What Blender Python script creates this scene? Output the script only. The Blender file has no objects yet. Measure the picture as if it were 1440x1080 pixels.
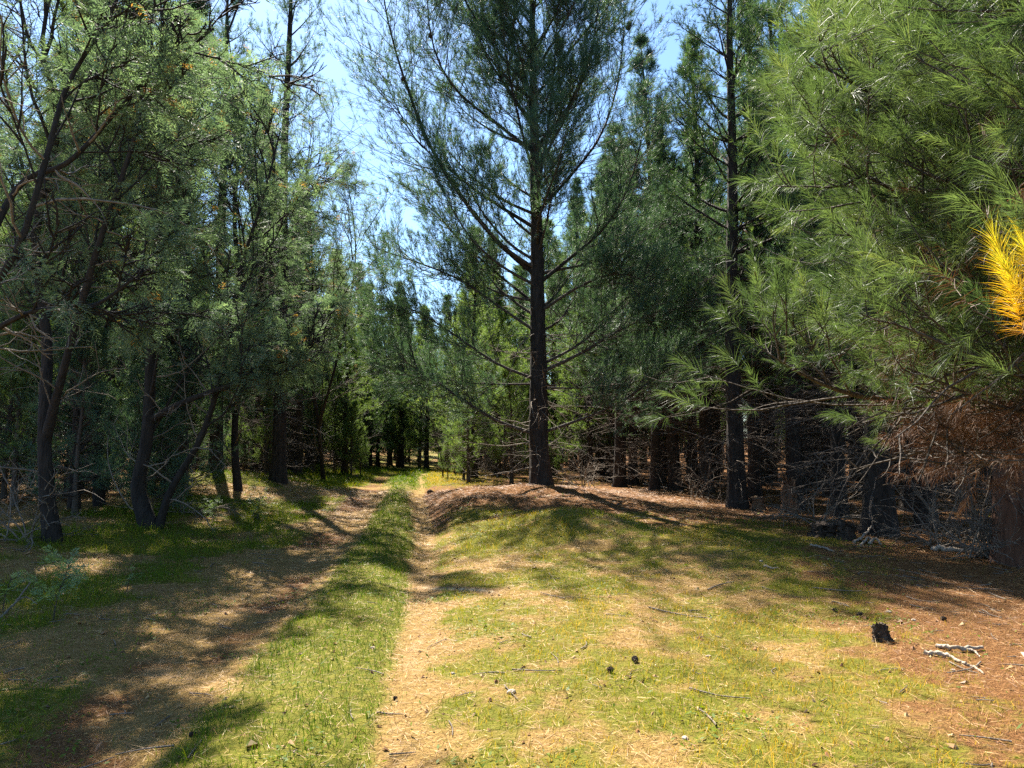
import bpy, math, random
import numpy as np
from mathutils import Vector

rng = np.random.default_rng(7)
random.seed(7)
scene = bpy.context.scene
COL = scene.collection
R = math.radians

# ------------------------------------------------------------------ camera maths
FPX = 1088.0
PITCH = math.atan(82 / FPX)
CAMZ = 1.6
SUN_AZ, SUN_EL = R(-24), R(50)          # azimuth from +Y (negative = left)


def ray(px, py):
    dx, dy = (px - 720) / FPX, (540 - py) / FPX
    return np.array([dx, math.cos(PITCH) - dy * math.sin(PITCH), math.sin(PITCH) + dy * math.cos(PITCH)])


def P(px, py, depth):
    d = ray(px, py)
    return np.array([0, 0, CAMZ]) + d * depth / d[1]


# ------------------------------------------------------------------ noise and terrain
_lat = np.random.default_rng(3).random((256, 256))


def vnoise(x, y, s=1.0, o=0.0):
    x = np.asarray(x, float) / s + 37.3 + o
    y = np.asarray(y, float) / s + 91.7 + o * 1.7
    xi, yi = np.floor(x).astype(int), np.floor(y).astype(int)
    fx, fy = x - xi, y - yi
    fx, fy = fx * fx * (3 - 2 * fx), fy * fy * (3 - 2 * fy)
    a, b = _lat[xi % 256, yi % 256], _lat[(xi + 1) % 256, yi % 256]
    c, d = _lat[xi % 256, (yi + 1) % 256], _lat[(xi + 1) % 256, (yi + 1) % 256]
    return (a * (1 - fx) + b * fx) * (1 - fy) + (c * (1 - fx) + d * fx) * fy


def fbm(x, y, s=1.0, o=0.0):
    return 0.53 * vnoise(x, y, s, o) + 0.27 * vnoise(x, y, s / 2.1, o + 5) + 0.2 * vnoise(x, y, s / 4.3, o + 9)


def sstep(a, b, x):
    t = np.clip((np.asarray(x, float) - a) / (b - a), 0, 1)
    return t * t * (3 - 2 * t)


_ty = [-40, 0, 4.6, 9, 15, 23, 37, 60, 400]
_tx = [3.0, -0.75, -1.2, -1.62, -2.3, -3.35, -5.0, -5.6, -5.6]


def strip_x(y):
    return np.interp(y, _ty, _tx) + 0.12 * (vnoise(y, y * 0, 3.0) - 0.5)


def gz(x, y):
    x, y = np.asarray(x, float), np.asarray(y, float)
    d = x - strip_x(y)
    z = 0.0 * x
    deep = np.interp(y, [0, 7, 12, 24, 36, 60], [0.03, 0.05, 0.17, 0.2, 0.08, 0.02])
    z = z - deep * np.exp(-((d - 0.62) / 0.42) ** 2)
    z = z - 0.05 * np.exp(-((d + 0.95) / 0.5) ** 2)
    z = z + 0.03 * np.exp(-(d / 0.4) ** 2)
    side = sstep(0.75, 1.7, d)
    z = z + side * 0.42 * np.exp(-np.abs((x - 0.6) / 2.7) ** 2.6 - np.abs((y - 20.6) / 4.2) ** 2.2) * (0.7 + 0.6 * fbm(x, y, 1.3, 51))
    z = z + side * 0.42 * np.exp(-((x - 1.1) / 1.15) ** 2 - ((y - 13.4) / 1.7) ** 2)
    z = z + side * 0.2 * np.exp(-((x - 2.9 + 0.4 * (y - 11)) / 0.9) ** 2 - ((y - 11) / 2.2) ** 2)
    z = z + 0.3 * sstep(2.0, 6.5, -d) * sstep(5, 15, y)
    z = z + 0.45 * np.exp(-((x + 8.2) / 2.5) ** 2 - ((y - 23) / 3.5) ** 2)
    z = z - 0.12 * sstep(3.5, 8, x) * (1 - sstep(16, 28, y))
    # washboard on the right rut's flank
    z = z + 0.05 * np.exp(-((d - 0.35) / 0.35) ** 2) * sstep(8, 12, y) * (1 - sstep(26, 34, y)) * np.sin(y * 5.2 + 3 * vnoise(x, y, 2))
    z = z + side * 0.06 * np.sin(y * 3.1 + x * 1.3 + 4 * vnoise(x, y, 2.5)) * np.exp(-((x + 0.6) / 1.6) ** 2) * sstep(11, 14, y) * (1 - sstep(22, 28, y))
    z = z + 0.16 * (fbm(x, y, 3.2, 2) - 0.5) * (0.35 + 0.65 * sstep(0.8, 3, np.abs(d)))
    z = z + 0.045 * (fbm(x, y, 0.55, 11) - 0.5)
    z = z + 0.02 * np.clip(y - 60, 0, 400) * 0.5
    return z


def ground_hit(px, py):
    d = ray(px, py)
    t = np.linspace(1.5, 160, 6000)
    p = np.array([0, 0, CAMZ]) + t[:, None] * d
    below = p[:, 2] < gz(p[:, 0], p[:, 1])
    i = int(np.argmax(below)) if below.any() else len(t) - 1
    q = p[i].copy()
    q[2] = float(gz(q[0], q[1]))
    return q


# cover: how grassy and how bare (0..1), used for the ground's material and for where blades grow
def masks(x, y):
    x, y = np.asarray(x, float), np.asarray(y, float)
    d = x - strip_x(y)
    n1, n2, n3 = fbm(x, y, 1.4, 21), fbm(x, y, 0.45, 31), fbm(x, y, 3.5, 41)
    n4 = fbm(x, y, 0.16, 45)
    strip = np.exp(-((d + 0.05) / (0.42 + 0.25 * np.exp(-y / 6.0))) ** 4)
    rutR = np.exp(-((d - 0.64 - 0.25 * (n3 - .5)) / (0.12 + 0.06 * n1)) ** 2)
    rutL = np.exp(-((d + 1.1 + 0.3 * (n3 - .5)) / 0.42) ** 2)
    mead = sstep(0.66, 0.92, d + 0.5 * (n2 - .5)) * (1 - sstep(1.2, 3.8, x - 0.36 * (y - 4.5) + 1.6 * (n3 - .5)))
    mead = mead * (1 - sstep(14.5, 17, y)) + 0.35 * sstep(0.95, 1.5, d) * sstep(24, 30, y) * (1 - sstep(3, 6, x))
    verge = sstep(1.2, 1.6, -d) * (1 - sstep(4.6, 7.5, -d)) * 0.85
    far = sstep(24, 32, y) * (1 - sstep(50, 60, y)) * np.exp(-((d) / 4) ** 2) * 0.9
    g = np.maximum.reduce([strip * 1.6 * (1 - 0.6 * sstep(14, 28, y)), mead * (0.5 + 0.24 * sstep(0.35, 0.6, n1) + 0.55 * (n2 - 0.5) + 0.6 * (n4 - .5)), verge * (0.25 + 1.3 * sstep(0.4, 0.58, n1)), 0.55 * rutL * sstep(0.46, 0.62, n1), far])
    g = g * (1 - 0.6 * rutR) * (1 - 0.6 * rutL * (y < 40)) * (0.5 + 0.5 * sstep(0.3, 0.6, n2) + 0.5 * sstep(.4, .7, n4))
    sand = np.exp(-((y - 9.3 + 1.17 * (x + 1.03) + 0.3 * (n1 - .5)) / 0.16) ** 2) * sstep(-1.15, -1.0, x) * (1 - sstep(-0.25, -0.05, x))
    soil = np.maximum.reduce([rutR * (0.1 + 0.75 * n1), rutL * (0.0 + 0.7 * n2), sand * 1.5])
    soil = np.clip(soil, 0, 1.4) * (1 - 0.6 * sstep(11, 15, y) * (y < 30))
    g = g * (1 - np.clip(sand * 1.5, 0, 1))
    g = np.maximum(g, 0.75 * sstep(0.8, 1.3, d) * sstep(12.5, 14, y) * (1 - sstep(15.5, 18.5, y - 0.8 * (n1 - .5) * 4)) * sstep(0.42, 0.55, n1) * (1 - sstep(3.5, 5, x)))
    red = np.clip(sstep(1.0, 3.6, x - 0.25 * (y - 5)) * 0.9 + (0.3 + 0.6 * sstep(0.42, 0.6, n1)) * sstep(0.55, 0.9, -d) + sstep(13, 16, y) * 0.9 * sstep(0.6, 1.0, d), 0, 1)  # needle litter; its darker red on the mound also carries crown shade
    return np.clip(g, 0, 1), np.clip(soil, 0, 1.4), red


# ------------------------------------------------------------------ mesh helpers
def make_mesh(name, V, F, attrs=None, smooth=False):
    V = np.ascontiguousarray(V, np.float32)
    F = np.ascontiguousarray(F, np.int32)
    me = bpy.data.meshes.new(name)
    k = F.shape[1]
    me.vertices.add(len(V))
    me.vertices.foreach_set('co', V.ravel())
    me.loops.add(F.size)
    me.loops.foreach_set('vertex_index', F.ravel())
    me.polygons.add(len(F))
    me.polygons.foreach_set('loop_start', np.arange(0, F.size, k, dtype=np.int32))
    try:
        me.polygons.foreach_set('loop_total', np.full(len(F), k, np.int32))
    except Exception:
        pass
    me.polygons.foreach_set('use_smooth', np.full(len(F), smooth, bool))
    for a, v in (attrs or {}).items():
        at = me.attributes.new(a, 'FLOAT', 'POINT')
        at.data.foreach_set('value', np.ascontiguousarray(v, np.float32))
    me.update(calc_edges=True)
    return me


class Geo:
    def __init__(self):
        self.V, self.F, self.A, self.n = [], [], [], 0

    def add(self, V, F, a=0.5):
        V, F = np.asarray(V).reshape(-1, 3), np.asarray(F).reshape(-1, 3)
        self.V.append(V)
        self.F.append(F + self.n)
        self.A.append(np.broadcast_to(np.asarray(a, float), (len(V),)))
        self.n += len(V)

    def mesh(self, name, smooth=False):
        return make_mesh(name, np.concatenate(self.V), np.concatenate(self.F), {'tint': np.concatenate(self.A)}, smooth)


def obj(name, me, mat, parent=None, **props):
    o = bpy.data.objects.new(name, me)
    COL.objects.link(o)
    if mat is not None and not len(me.materials):
        me.materials.append(mat)
    if parent is not None:
        o.parent = parent
    for k, v in props.items():
        o[k] = v
    return o


def thing(name, loc, label, cat, group=None, rz=0.0, sc=1.0):
    o = bpy.data.objects.new(name, None)
    o.empty_display_size = 0.3
    COL.objects.link(o)
    o.location = loc
    o.rotation_euler = (0, 0, rz)
    o.scale = (sc, sc, sc) if np.isscalar(sc) else sc
    o['label'] = label
    o['category'] = cat
    if group:
        o['group'] = group
    return o


def dup(root, loc, rz, sc, label, group=None, tilt=(0, 0)):
    r = root.copy()
    COL.objects.link(r)
    r.location = loc
    r.rotation_euler = (tilt[0], tilt[1], rz)
    r.scale = (sc, sc, sc) if np.isscalar(sc) else sc
    r['label'] = label
    if group:
        r['group'] = group
    elif 'group' in r:
        del r['group']
    for ch in list(root.children):
        c = ch.copy()
        COL.objects.link(c)
        c.parent = r
        for g in ch.children:
            d = g.copy()
            COL.objects.link(d)
            d.parent = c
    return r


def nrm(v):
    return v / np.maximum(np.linalg.norm(v, axis=-1, keepdims=True), 1e-9)


def tubes(Pt, Rd, s=4):
    """Pt (N,k,3) centre lines, Rd (N,k) radii -> triangle tubes"""
    N, k, _ = Pt.shape
    T = nrm(np.gradient(Pt, axis=1))
    mean = nrm(T.mean(1))
    ref = np.where(np.abs(mean[:, 2:3]) < 0.8, np.array([[0, 0, 1.0]]), np.array([[1.0, 0, 0]]))
    U = nrm(np.cross(T, ref[:, None, :]))
    W = np.cross(T, U)
    a = np.arange(s) * 2 * math.pi / s
    V = Pt[:, :, None, :] + Rd[:, :, None, None] * (np.cos(a)[None, None, :, None] * U[:, :, None, :] + np.sin(a)[None, None, :, None] * W[:, :, None, :])
    idx = np.arange(N * k * s).reshape(N, k, s)
    A, B = idx[:, :-1, :], idx[:, 1:, :]
    A2, B2 = np.roll(A, -1, 2), np.roll(B, -1, 2)
    F = np.concatenate([np.stack([A, A2, B2], -1).reshape(-1, 3), np.stack([A, B2, B], -1).reshape(-1, 3)])
    return V.reshape(-1, 3), F


def tapered(Pt, r0, r1, s=4, pw=1.0):
    N, k, _ = Pt.shape
    t = np.linspace(0, 1, k) ** pw
    r0, r1 = np.broadcast_to(r0, (N,)), np.broadcast_to(r1, (N,))
    return tubes(Pt, r0[:, None] * (1 - t) + r1[:, None] * t, s)


def grow(S, D, L, k, up=0.0, jit=0.08):
    """polylines from S along D of length L, bending up by `up` over their length"""
    N = len(S)
    out = np.empty((N, k, 3))
    out[:, 0] = S
    d = nrm(D)
    st = (np.broadcast_to(L, (N,)) / (k - 1))[:, None]
    up = np.broadcast_to(up, (N,))[:, None]
    for i in range(1, k):
        d = nrm(d + up / (k - 1) * np.array([[0, 0, 1.0]]) + jit * rng.normal(size=(N, 3)))
        out[:, i] = out[:, i - 1] + d * st
    return out


def smooth_line(pts, k):
    """Catmull-Rom through a few points, resampled to k"""
    p = np.asarray(pts, float)
    p = np.vstack([2 * p[0] - p[1], p, 2 * p[-1] - p[-2]])
    n = len(p) - 3
    u = np.linspace(0, n - 1e-6, k)
    i = u.astype(int)
    t = (u - i)[:, None]
    a, b, c, d = p[i], p[i + 1], p[i + 2], p[i + 3]
    return 0.5 * (2 * b + (c - a) * t + (2 * a - 5 * b + 4 * c - d) * t * t + (3 * b - a - 3 * c + d) * t ** 3)


def side_lines(Pt, per, t0, t1, lenf, k, ang=(35, 65), up=0.25, jit=0.08, taper=0.65, flat=0.55):
    """`per` side branches on each line; returns new lines and parent index"""
    N, K, _ = Pt.shape
    n = N * per
    pi = np.repeat(np.arange(N), per)
    t = (t0 + (t1 - t0) * (np.tile(np.arange(per), N) + rng.random(n)) / per)
    f = t * (K - 1)
    i = np.clip(f.astype(int), 0, K - 2)
    S = Pt[pi, i] + (Pt[pi, i + 1] - Pt[pi, i]) * (f - i)[:, None]
    T = nrm(Pt[pi, i + 1] - Pt[pi, i])
    q = nrm(rng.normal(size=(n, 3)) * np.array([1, 1, flat]))
    q = nrm(q - (q * T).sum(1, keepdims=True) * T)
    a = np.radians(rng.uniform(ang[0], ang[1], n))[:, None]
    D = T * np.cos(a) + q * np.sin(a)
    plen = np.linalg.norm(np.diff(Pt, axis=1), axis=2).sum(1)[pi]
    L = plen * lenf * (1 - taper * (t - t0) / max(t1 - t0, 1e-6)) * rng.uniform(0.6, 1.3, n)
    return grow(S, D, L, k, up, jit), pi, t


def needles(S, D, L, n, nl, w, ang=(20, 75), droop=0.0, tint=None, curved=False, brush=0.85, vary=0.0):
    """n needles on each shoot (start S, direction D, length L)"""
    N = len(S)
    M = N * n
    si = np.repeat(np.arange(N), n)
    t = rng.random(M) ** brush
    base = S[si] + D[si] * (L[si] * t)[:, None]
    q = rng.normal(size=(M, 3))
    q = nrm(q - (q * D[si]).sum(1, keepdims=True) * D[si])
    # toward the tip the needles lean forward
    a = np.radians(ang[1] + (ang[0] - ang[1]) * t + rng.normal(0, 9, M))[:, None]
    dr = (droop * (1 + vary * rng.normal(size=N)))[si]
    nd = nrm(D[si] * np.cos(a) + q * np.sin(a) - dr[:, None] * np.array([[0, 0, 1.0]]))
    ln = (nl * (1 + vary * 0.35 * np.clip(rng.normal(size=N), -2, 2))[si] * rng.uniform(0.65, 1.2, M))[:, None]
    wv = nrm(np.cross(nd, rng.normal(size=(M, 3)))) * (w / 2)
    tt = (rng.random(N) if tint is None else tint)[si] + rng.normal(0, 0.07, M)
    g0 = np.arange(M)[:, None]
    if not curved:
        V = np.stack([base - wv, base + wv, base + nd * ln], 1)
        return V.reshape(-1, 3), g0 * 3 + np.array([[0, 1, 2]]), np.repeat(tt, 3)
    mid = base + nd * ln * 0.55
    tip = mid + nrm(nd + np.array([0, 0, -droop * 1.6 - 0.12])) * ln * 0.5
    V = np.stack([base - wv, base + wv, mid - wv * 0.8, mid + wv * 0.8, tip], 1)
    F = np.concatenate([g0 * 5 + np.array([[0, 1, 3]]), g0 * 5 + np.array([[0, 3, 2]]), g0 * 5 + np.array([[2, 3, 4]])])
    return V.reshape(-1, 3), F, np.repeat(tt, 5)


def shoots_on(lines, per, t0, slen, up=0.25, spread=0.7):
    """shoot starts and directions near the outer ends of lines, one at each tip"""
    N, K, _ = lines.shape
    n = N * per
    pi = np.repeat(np.arange(N), per)
    t = np.where(np.tile(np.arange(per), N) == 0, 0.999, t0 + (1 - t0) * rng.random(n))
    f = t * (K - 1)
    i = np.clip(f.astype(int), 0, K - 2)
    S = lines[pi, i] + (lines[pi, i + 1] - lines[pi, i]) * (f - i)[:, None]
    T = nrm(lines[pi, i + 1] - lines[pi, i])
    D = nrm(T + spread * rng.normal(size=(n, 3)) * np.where(t > 0.99, 0.3, 1)[:, None] + np.array([0, 0, up]))
    return S, D, slen * rng.uniform(0.6, 1.3, n), pi


# ------------------------------------------------------------------ materials
def new_mat(name):
    m = bpy.data.materials.new(name)
    m.use_nodes = True
    nt = m.node_tree
    nt.nodes.clear()
    out = nt.nodes.new('ShaderNodeOutputMaterial')
    return m, nt, out


def ramp_node(nt, stops):
    r = nt.nodes.new('ShaderNodeValToRGB')
    el = r.color_ramp.elements
    while len(el) < len(stops):
        el.new(0.5)
    for e, (p, c) in zip(el, stops):
        e.position = p
        e.color = (*c, 1)
    return r


def leaf_mat(name, stops, trans=0.35, rough=0.42, spec=0.5, tcol=(1.25, 1.3, 0.5)):
    m, nt, out = new_mat(name)
    at = nt.nodes.new('ShaderNodeAttribute')
    at.attribute_name = 'tint'
    rp = ramp_node(nt, stops)
    nt.links.new(at.outputs['Fac'], rp.inputs[0])
    pb = nt.nodes.new('ShaderNodeBsdfPrincipled')
    pb.inputs['Roughness'].default_value = rough
    pb.inputs['Specular IOR Level'].default_value = spec
    nt.links.new(rp.outputs[0], pb.inputs['Base Color'])
    mx = nt.nodes.new('ShaderNodeMix')
    mx.data_type = 'RGBA'
    mx.blend_type = 'MULTIPLY'
    mx.inputs['Factor'].default_value = 1
    nt.links.new(rp.outputs[0], mx.inputs['A'])
    mx.inputs['B'].default_value = (*tcol, 1)
    tr = nt.nodes.new('ShaderNodeBsdfTranslucent')
    nt.links.new(mx.outputs['Result'], tr.inputs[0])
    ms = nt.nodes.new('ShaderNodeMixShader')
    ms.inputs[0].default_value = trans
    nt.links.new(pb.outputs[0], ms.inputs[1])
    nt.links.new(tr.outputs[0], ms.inputs[2])
    nt.links.new(ms.outputs[0], out.inputs[0])
    return m


def bark_mat(name, c0, c1, scale=9.0, zs=0.22, bump=0.6, rough=0.9):
    m, nt, out = new_mat(name)
    tc = nt.nodes.new('ShaderNodeTexCoord')
    mp = nt.nodes.new('ShaderNodeMapping')
    mp.inputs['Scale'].default_value = (1, 1, zs)
    nt.links.new(tc.outputs['Object'], mp.inputs[0])
    no = nt.nodes.new('ShaderNodeTexNoise')
    no.inputs['Scale'].default_value = scale
    no.inputs['Detail'].default_value = 6
    no.inputs['Roughness'].default_value = 0.7
    vo = nt.nodes.new('ShaderNodeTexVoronoi')
    vo.feature = 'DISTANCE_TO_EDGE'
    vo.inputs['Scale'].default_value = scale * 1.6
    nt.links.new(mp.outputs[0], no.inputs['Vector'])
    nt.links.new(mp.outputs[0], vo.inputs['Vector'])
    rp = ramp_node(nt, [(0.3, c0), (0.7, c1)])
    nt.links.new(no.outputs['Fac'], rp.inputs[0])
    ml = nt.nodes.new('ShaderNodeMath')
    ml.operation = 'MULTIPLY_ADD'
    nt.links.new(vo.outputs['Distance'], ml.inputs[0])
    ml.inputs[1].default_value = 2.0
    nt.links.new(no.outputs['Fac'], ml.inputs[2])
    bp = nt.nodes.new('ShaderNodeBump')
    bp.inputs['Strength'].default_value = bump
    bp.inputs['Distance'].default_value = 0.03
    nt.links.new(ml.outputs[0], bp.inputs['Height'])
    pb = nt.nodes.new('ShaderNodeBsdfPrincipled')
    pb.inputs['Roughness'].default_value = rough
    pb.inputs['Specular IOR Level'].default_value = 0.25
    nt.links.new(rp.outputs[0], pb.inputs['Base Color'])
    nt.links.new(bp.outputs[0], pb.inputs['Normal'])
    nt.links.new(pb.outputs[0], out.inputs[0])
    return m


M = {}
M['pine'] = leaf_mat('pine_needle_green', [(0.0, (0.033, 0.068, 0.035)), (0.45, (0.066, 0.115, 0.050)), (0.8, (0.121, 0.171, 0.055)), (1.0, (0.176, 0.193, 0.061))], 0.45, 0.55, 0.3, (1.1, 1.2, 0.6))
M['pine_blue'] = leaf_mat('pine_needle_bluegreen', [(0.0, (0.041, 0.081, 0.061)), (0.5, (0.074, 0.135, 0.084)), (0.85, (0.128, 0.189, 0.088)), (1.0, (0.189, 0.203, 0.081))], 0.4, 0.55, 0.35, (1.15, 1.2, 0.65))
M['pine_young'] = leaf_mat('young_pine_needle', [(0.0, (0.055, 0.099, 0.029)), (0.5, (0.132, 0.193, 0.061)), (1.0, (0.220, 0.253, 0.077))], 0.55, 0.55, 0.3, (1.12, 1.2, 0.62))  # young pine green, brightened to stand in for sun on the thicket
M['pine_near'] = leaf_mat('near_pine_needle', [(0.0, (0.030, 0.056, 0.030)), (0.45, (0.069, 0.103, 0.048)), (0.8, (0.121, 0.159, 0.069)), (1.0, (0.172, 0.189, 0.073))], 0.5, 0.48, 0.3, (1.12, 1.22, 0.58))
M['dead_needle'] = leaf_mat('dead_pine_needle', [(0.0, (0.045, 0.022, 0.012)), (0.5, (0.1, 0.047, 0.022)), (1.0, (0.2, 0.1, 0.042))], 0.25, 0.6, 0.3, (1, 0.9, 0.7))
M['gold_needle'] = leaf_mat('golden_pine_needle', [(0.0, (0.55, 0.27, 0.01)), (0.4, (0.68, 0.46, 0.02)), (1.0, (0.45, 0.5, 0.04))], 0.4, 0.5, 0.4, (1.1, 0.95, 0.5))
M['wattle'] = leaf_mat('wattle_leaf', [(0.0, (0.079, 0.122, 0.081)), (0.5, (0.147, 0.204, 0.124)), (0.86, (0.237, 0.293, 0.158)), (0.97, (0.248, 0.225, 0.079)), (1.0, (0.450, 0.203, 0.056))], 0.42, 0.65, 0.2, (1.05, 1.2, 0.72))
M['fern'] = leaf_mat('seedling_leaf', [(0.0, (0.12, 0.19, 0.08)), (1.0, (0.24, 0.33, 0.14))], 0.4, 0.5)
M['grass'] = leaf_mat('grass_blade', [(0.0, (0.06, 0.115, 0.008)), (0.35, (0.12, 0.175, 0.01)), (0.6, (0.22, 0.22, 0.014)), (0.8, (0.32, 0.23, 0.03)), (1.0, (0.4, 0.27, 0.075))], 0.42, 0.55, 0.15, (1.25, 1.15, 0.4))
M['litter'] = leaf_mat('fallen_needle', [(0.0, (0.08, 0.032, 0.012)), (0.4, (0.24, 0.11, 0.035)), (0.7, (0.37, 0.215, 0.075)), (1.0, (0.52, 0.37, 0.17))], 0.1, 0.6, 0.3, (1, 0.9, 0.7))
M['bark'] = bark_mat('pine_bark', (0.01, 0.008, 0.007), (0.056, 0.044, 0.035), 11, 0.22, 1.0)
M['bark_red'] = bark_mat('red_brown_pine_bark', (0.05, 0.024, 0.014), (0.15, 0.075, 0.045))
M['bark_wattle'] = bark_mat('wattle_bark', (0.011, 0.009, 0.008), (0.036, 0.03, 0.025), 14)
M['limb'] = bark_mat('limb_bark', (0.03, 0.024, 0.02), (0.11, 0.09, 0.07), 18)
M['twig'] = bark_mat('dead_twig_bark', (0.08, 0.062, 0.046), (0.24, 0.2, 0.155), 25, 0.5, 0.3)
M['pale'] = bark_mat('bleached_wood', (0.16, 0.125, 0.09), (0.42, 0.35, 0.27), 16, 0.5, 0.4)
M['twig_shade'] = bark_mat('dead_twig_bark_shade_tone', (0.05, 0.038, 0.03), (0.14, 0.112, 0.086), 25, 0.5, 0.3)  # dead twig bark darkened, so the colour carries the stand's shade
M['stump_red'] = bark_mat('red_stump_wood', (0.1, 0.05, 0.028), (0.3, 0.17, 0.095), 16, 0.3, 0.8)
M['cut'] = bark_mat('sawn_wood', (0.3, 0.18, 0.09), (0.5, 0.34, 0.19), 20, 1, 0.3)
M['stump'] = bark_mat('weathered_stump_wood', (0.02, 0.014, 0.01), (0.12, 0.085, 0.06), 22, 0.3, 0.9)
M['cone'] = bark_mat('pine_cone_scales', (0.06, 0.04, 0.028), (0.22, 0.16, 0.11), 60, 1, 0.8)
M['stone'] = bark_mat('pale_stone', (0.2, 0.16, 0.12), (0.45, 0.38, 0.3), 30, 1, 0.4)


def ground_mat():
    m, nt, out = new_mat('forest_floor')
    N, L = nt.nodes.new, nt.links.new

    def attr(n):
        a = N('ShaderNodeAttribute')
        a.attribute_name = n
        return a.outputs['Fac']
    tc = N('ShaderNodeTexCoord')

    def noise(scale, detail=5, rough=0.65):
        n = N('ShaderNodeTexNoise')
        n.inputs['Scale'].default_value = scale
        n.inputs['Detail'].default_value = detail
        n.inputs['Roughness'].default_value = rough
        L(tc.outputs['Object'], n.inputs['Vector'])
        return n.outputs['Fac']

    def mixc(f, a, b, mode='MIX'):
        x = N('ShaderNodeMix')
        x.data_type = 'RGBA'
        x.blend_type = mode
        for s, v in (('Factor', f), ('A', a), ('B', b)):
            if isinstance(v, bpy.types.NodeSocket):
                L(v, x.inputs[s])
            else:
                x.inputs[s].default_value = v if s == 'Factor' else (*v, 1)
        return x.outputs['Result']

    def rmp(src, stops):
        r = ramp_node(nt, stops)
        L(src, r.inputs[0])
        return r.outputs[0]

    def edge(mask, nz, lo=0.35, hi=0.65):
        a = N('ShaderNodeMath'); a.operation = 'MULTIPLY_ADD'
        L(nz, a.inputs[0]); a.inputs[1].default_value = 0.9
        s = N('ShaderNodeMath'); s.operation = 'SUBTRACT'
        L(mask, s.inputs[0]); s.inputs[1].default_value = 0.45
        L(s.outputs[0], a.inputs[2])
        mr = N('ShaderNodeMapRange')
        mr.inputs['From Min'].default_value = lo
        mr.inputs['From Max'].default_value = hi
        L(a.outputs[0], mr.inputs['Value'])
        return mr.outputs['Result']
    nf, nm, nl, ns = noise(70, 4), noise(14), noise(2.2), noise(240, 3)
    tan = rmp(nf, [(0.25, (0.11, 0.06, 0.018)), (0.5, (0.26, 0.165, 0.052)), (0.75, (0.4, 0.28, 0.105))])
    redc = rmp(nf, [(0.25, (0.045, 0.02, 0.009)), (0.5, (0.16, 0.075, 0.026)), (0.75, (0.33, 0.18, 0.07))])
    base = mixc(edge(attr('red'), nl), tan, redc)
    soil = rmp(nm, [(0.25, (0.2, 0.11, 0.045)), (0.5, (0.31, 0.195, 0.085)), (0.75, (0.43, 0.3, 0.155))])
    base = mixc(edge(attr('soil'), nm), base, soil)
    mr = N('ShaderNodeMapRange')
    mr.inputs['From Min'].default_value = 0.95
    mr.inputs['From Max'].default_value = 1.3
    L(attr('soil'), mr.inputs['Value'])
    base = mixc(mr.outputs['Result'], base, (0.55, 0.43, 0.26))
    gr = rmp(nm, [(0.25, (0.06, 0.075, 0.008)), (0.5, (0.13, 0.13, 0.014)), (0.75, (0.23, 0.19, 0.035))])
    base = mixc(edge(attr('grass'), nm, 0.3, 0.7), base, gr)
    sp = rmp(ns, [(0.3, (0.55, 0.5, 0.45)), (0.6, (1.05, 1.05, 1.05)), (0.75, (1.3, 1.25, 1.2))])
    base = mixc(1.0, base, sp, 'MULTIPLY')
    pb = N('ShaderNodeBsdfPrincipled')
    pb.inputs['Roughness'].default_value = 0.95
    pb.inputs['Specular IOR Level'].default_value = 0.1
    L(base, pb.inputs['Base Color'])
    ad = N('ShaderNodeMath'); ad.operation = 'MULTIPLY_ADD'
    L(nm, ad.inputs[0]); ad.inputs[1].default_value = 2.0
    L(nf, ad.inputs[2])
    bp = N('ShaderNodeBump')
    bp.inputs['Strength'].default_value = 0.8
    bp.inputs['Distance'].default_value = 0.03
    L(ad.outputs[0], bp.inputs['Height'])
    L(bp.outputs[0], pb.inputs['Normal'])
    L(pb.outputs[0], out.inputs[0])
    return m


# ------------------------------------------------------------------ ground sheet
def build_ground():
    u = np.linspace(-1, 1, 420)
    xs = np.sinh(u * 5.2) / np.sinh(5.2) * 420
    xs = xs - 0.5
    v = np.concatenate([-np.sinh(np.linspace(1, 0, 60) * 4) / np.sinh(4) * 60, np.sinh(np.linspace(0, 1, 520)[1:] * 5.0) / np.sinh(5.0) * 500]) + 5.0
    X, Y = np.meshgrid(xs, v)
    Z = gz(X, Y)
    V = np.stack([X, Y, Z], -1).reshape(-1, 3)
    ny, nx = X.shape
    idx = np.arange(nx * ny).reshape(ny, nx)
    F = np.stack([idx[:-1, :-1], idx[:-1, 1:], idx[1:, 1:], idx[1:, :-1]], -1).reshape(-1, 4)
    g, s, r = masks(V[:, 0], V[:, 1])
    me = make_mesh('ground', V, F, {'grass': g, 'soil': s, 'red': r}, True)
    obj('ground', me, ground_mat(), kind='structure')


build_ground()


def scatter_xy(n, y0, y1, near=6.0, pad=1.5):
    y = y0 + (y1 - y0) * rng.random(n)
    keep = rng.random(n) < (0.1 + 0.9 * y / y1) * np.minimum(1, (near / y) ** 1.3)
    y = y[keep]
    half = 0.68 * y + pad
    x = (rng.random(len(y)) * 2 - 1) * half
    return x, y


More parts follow.
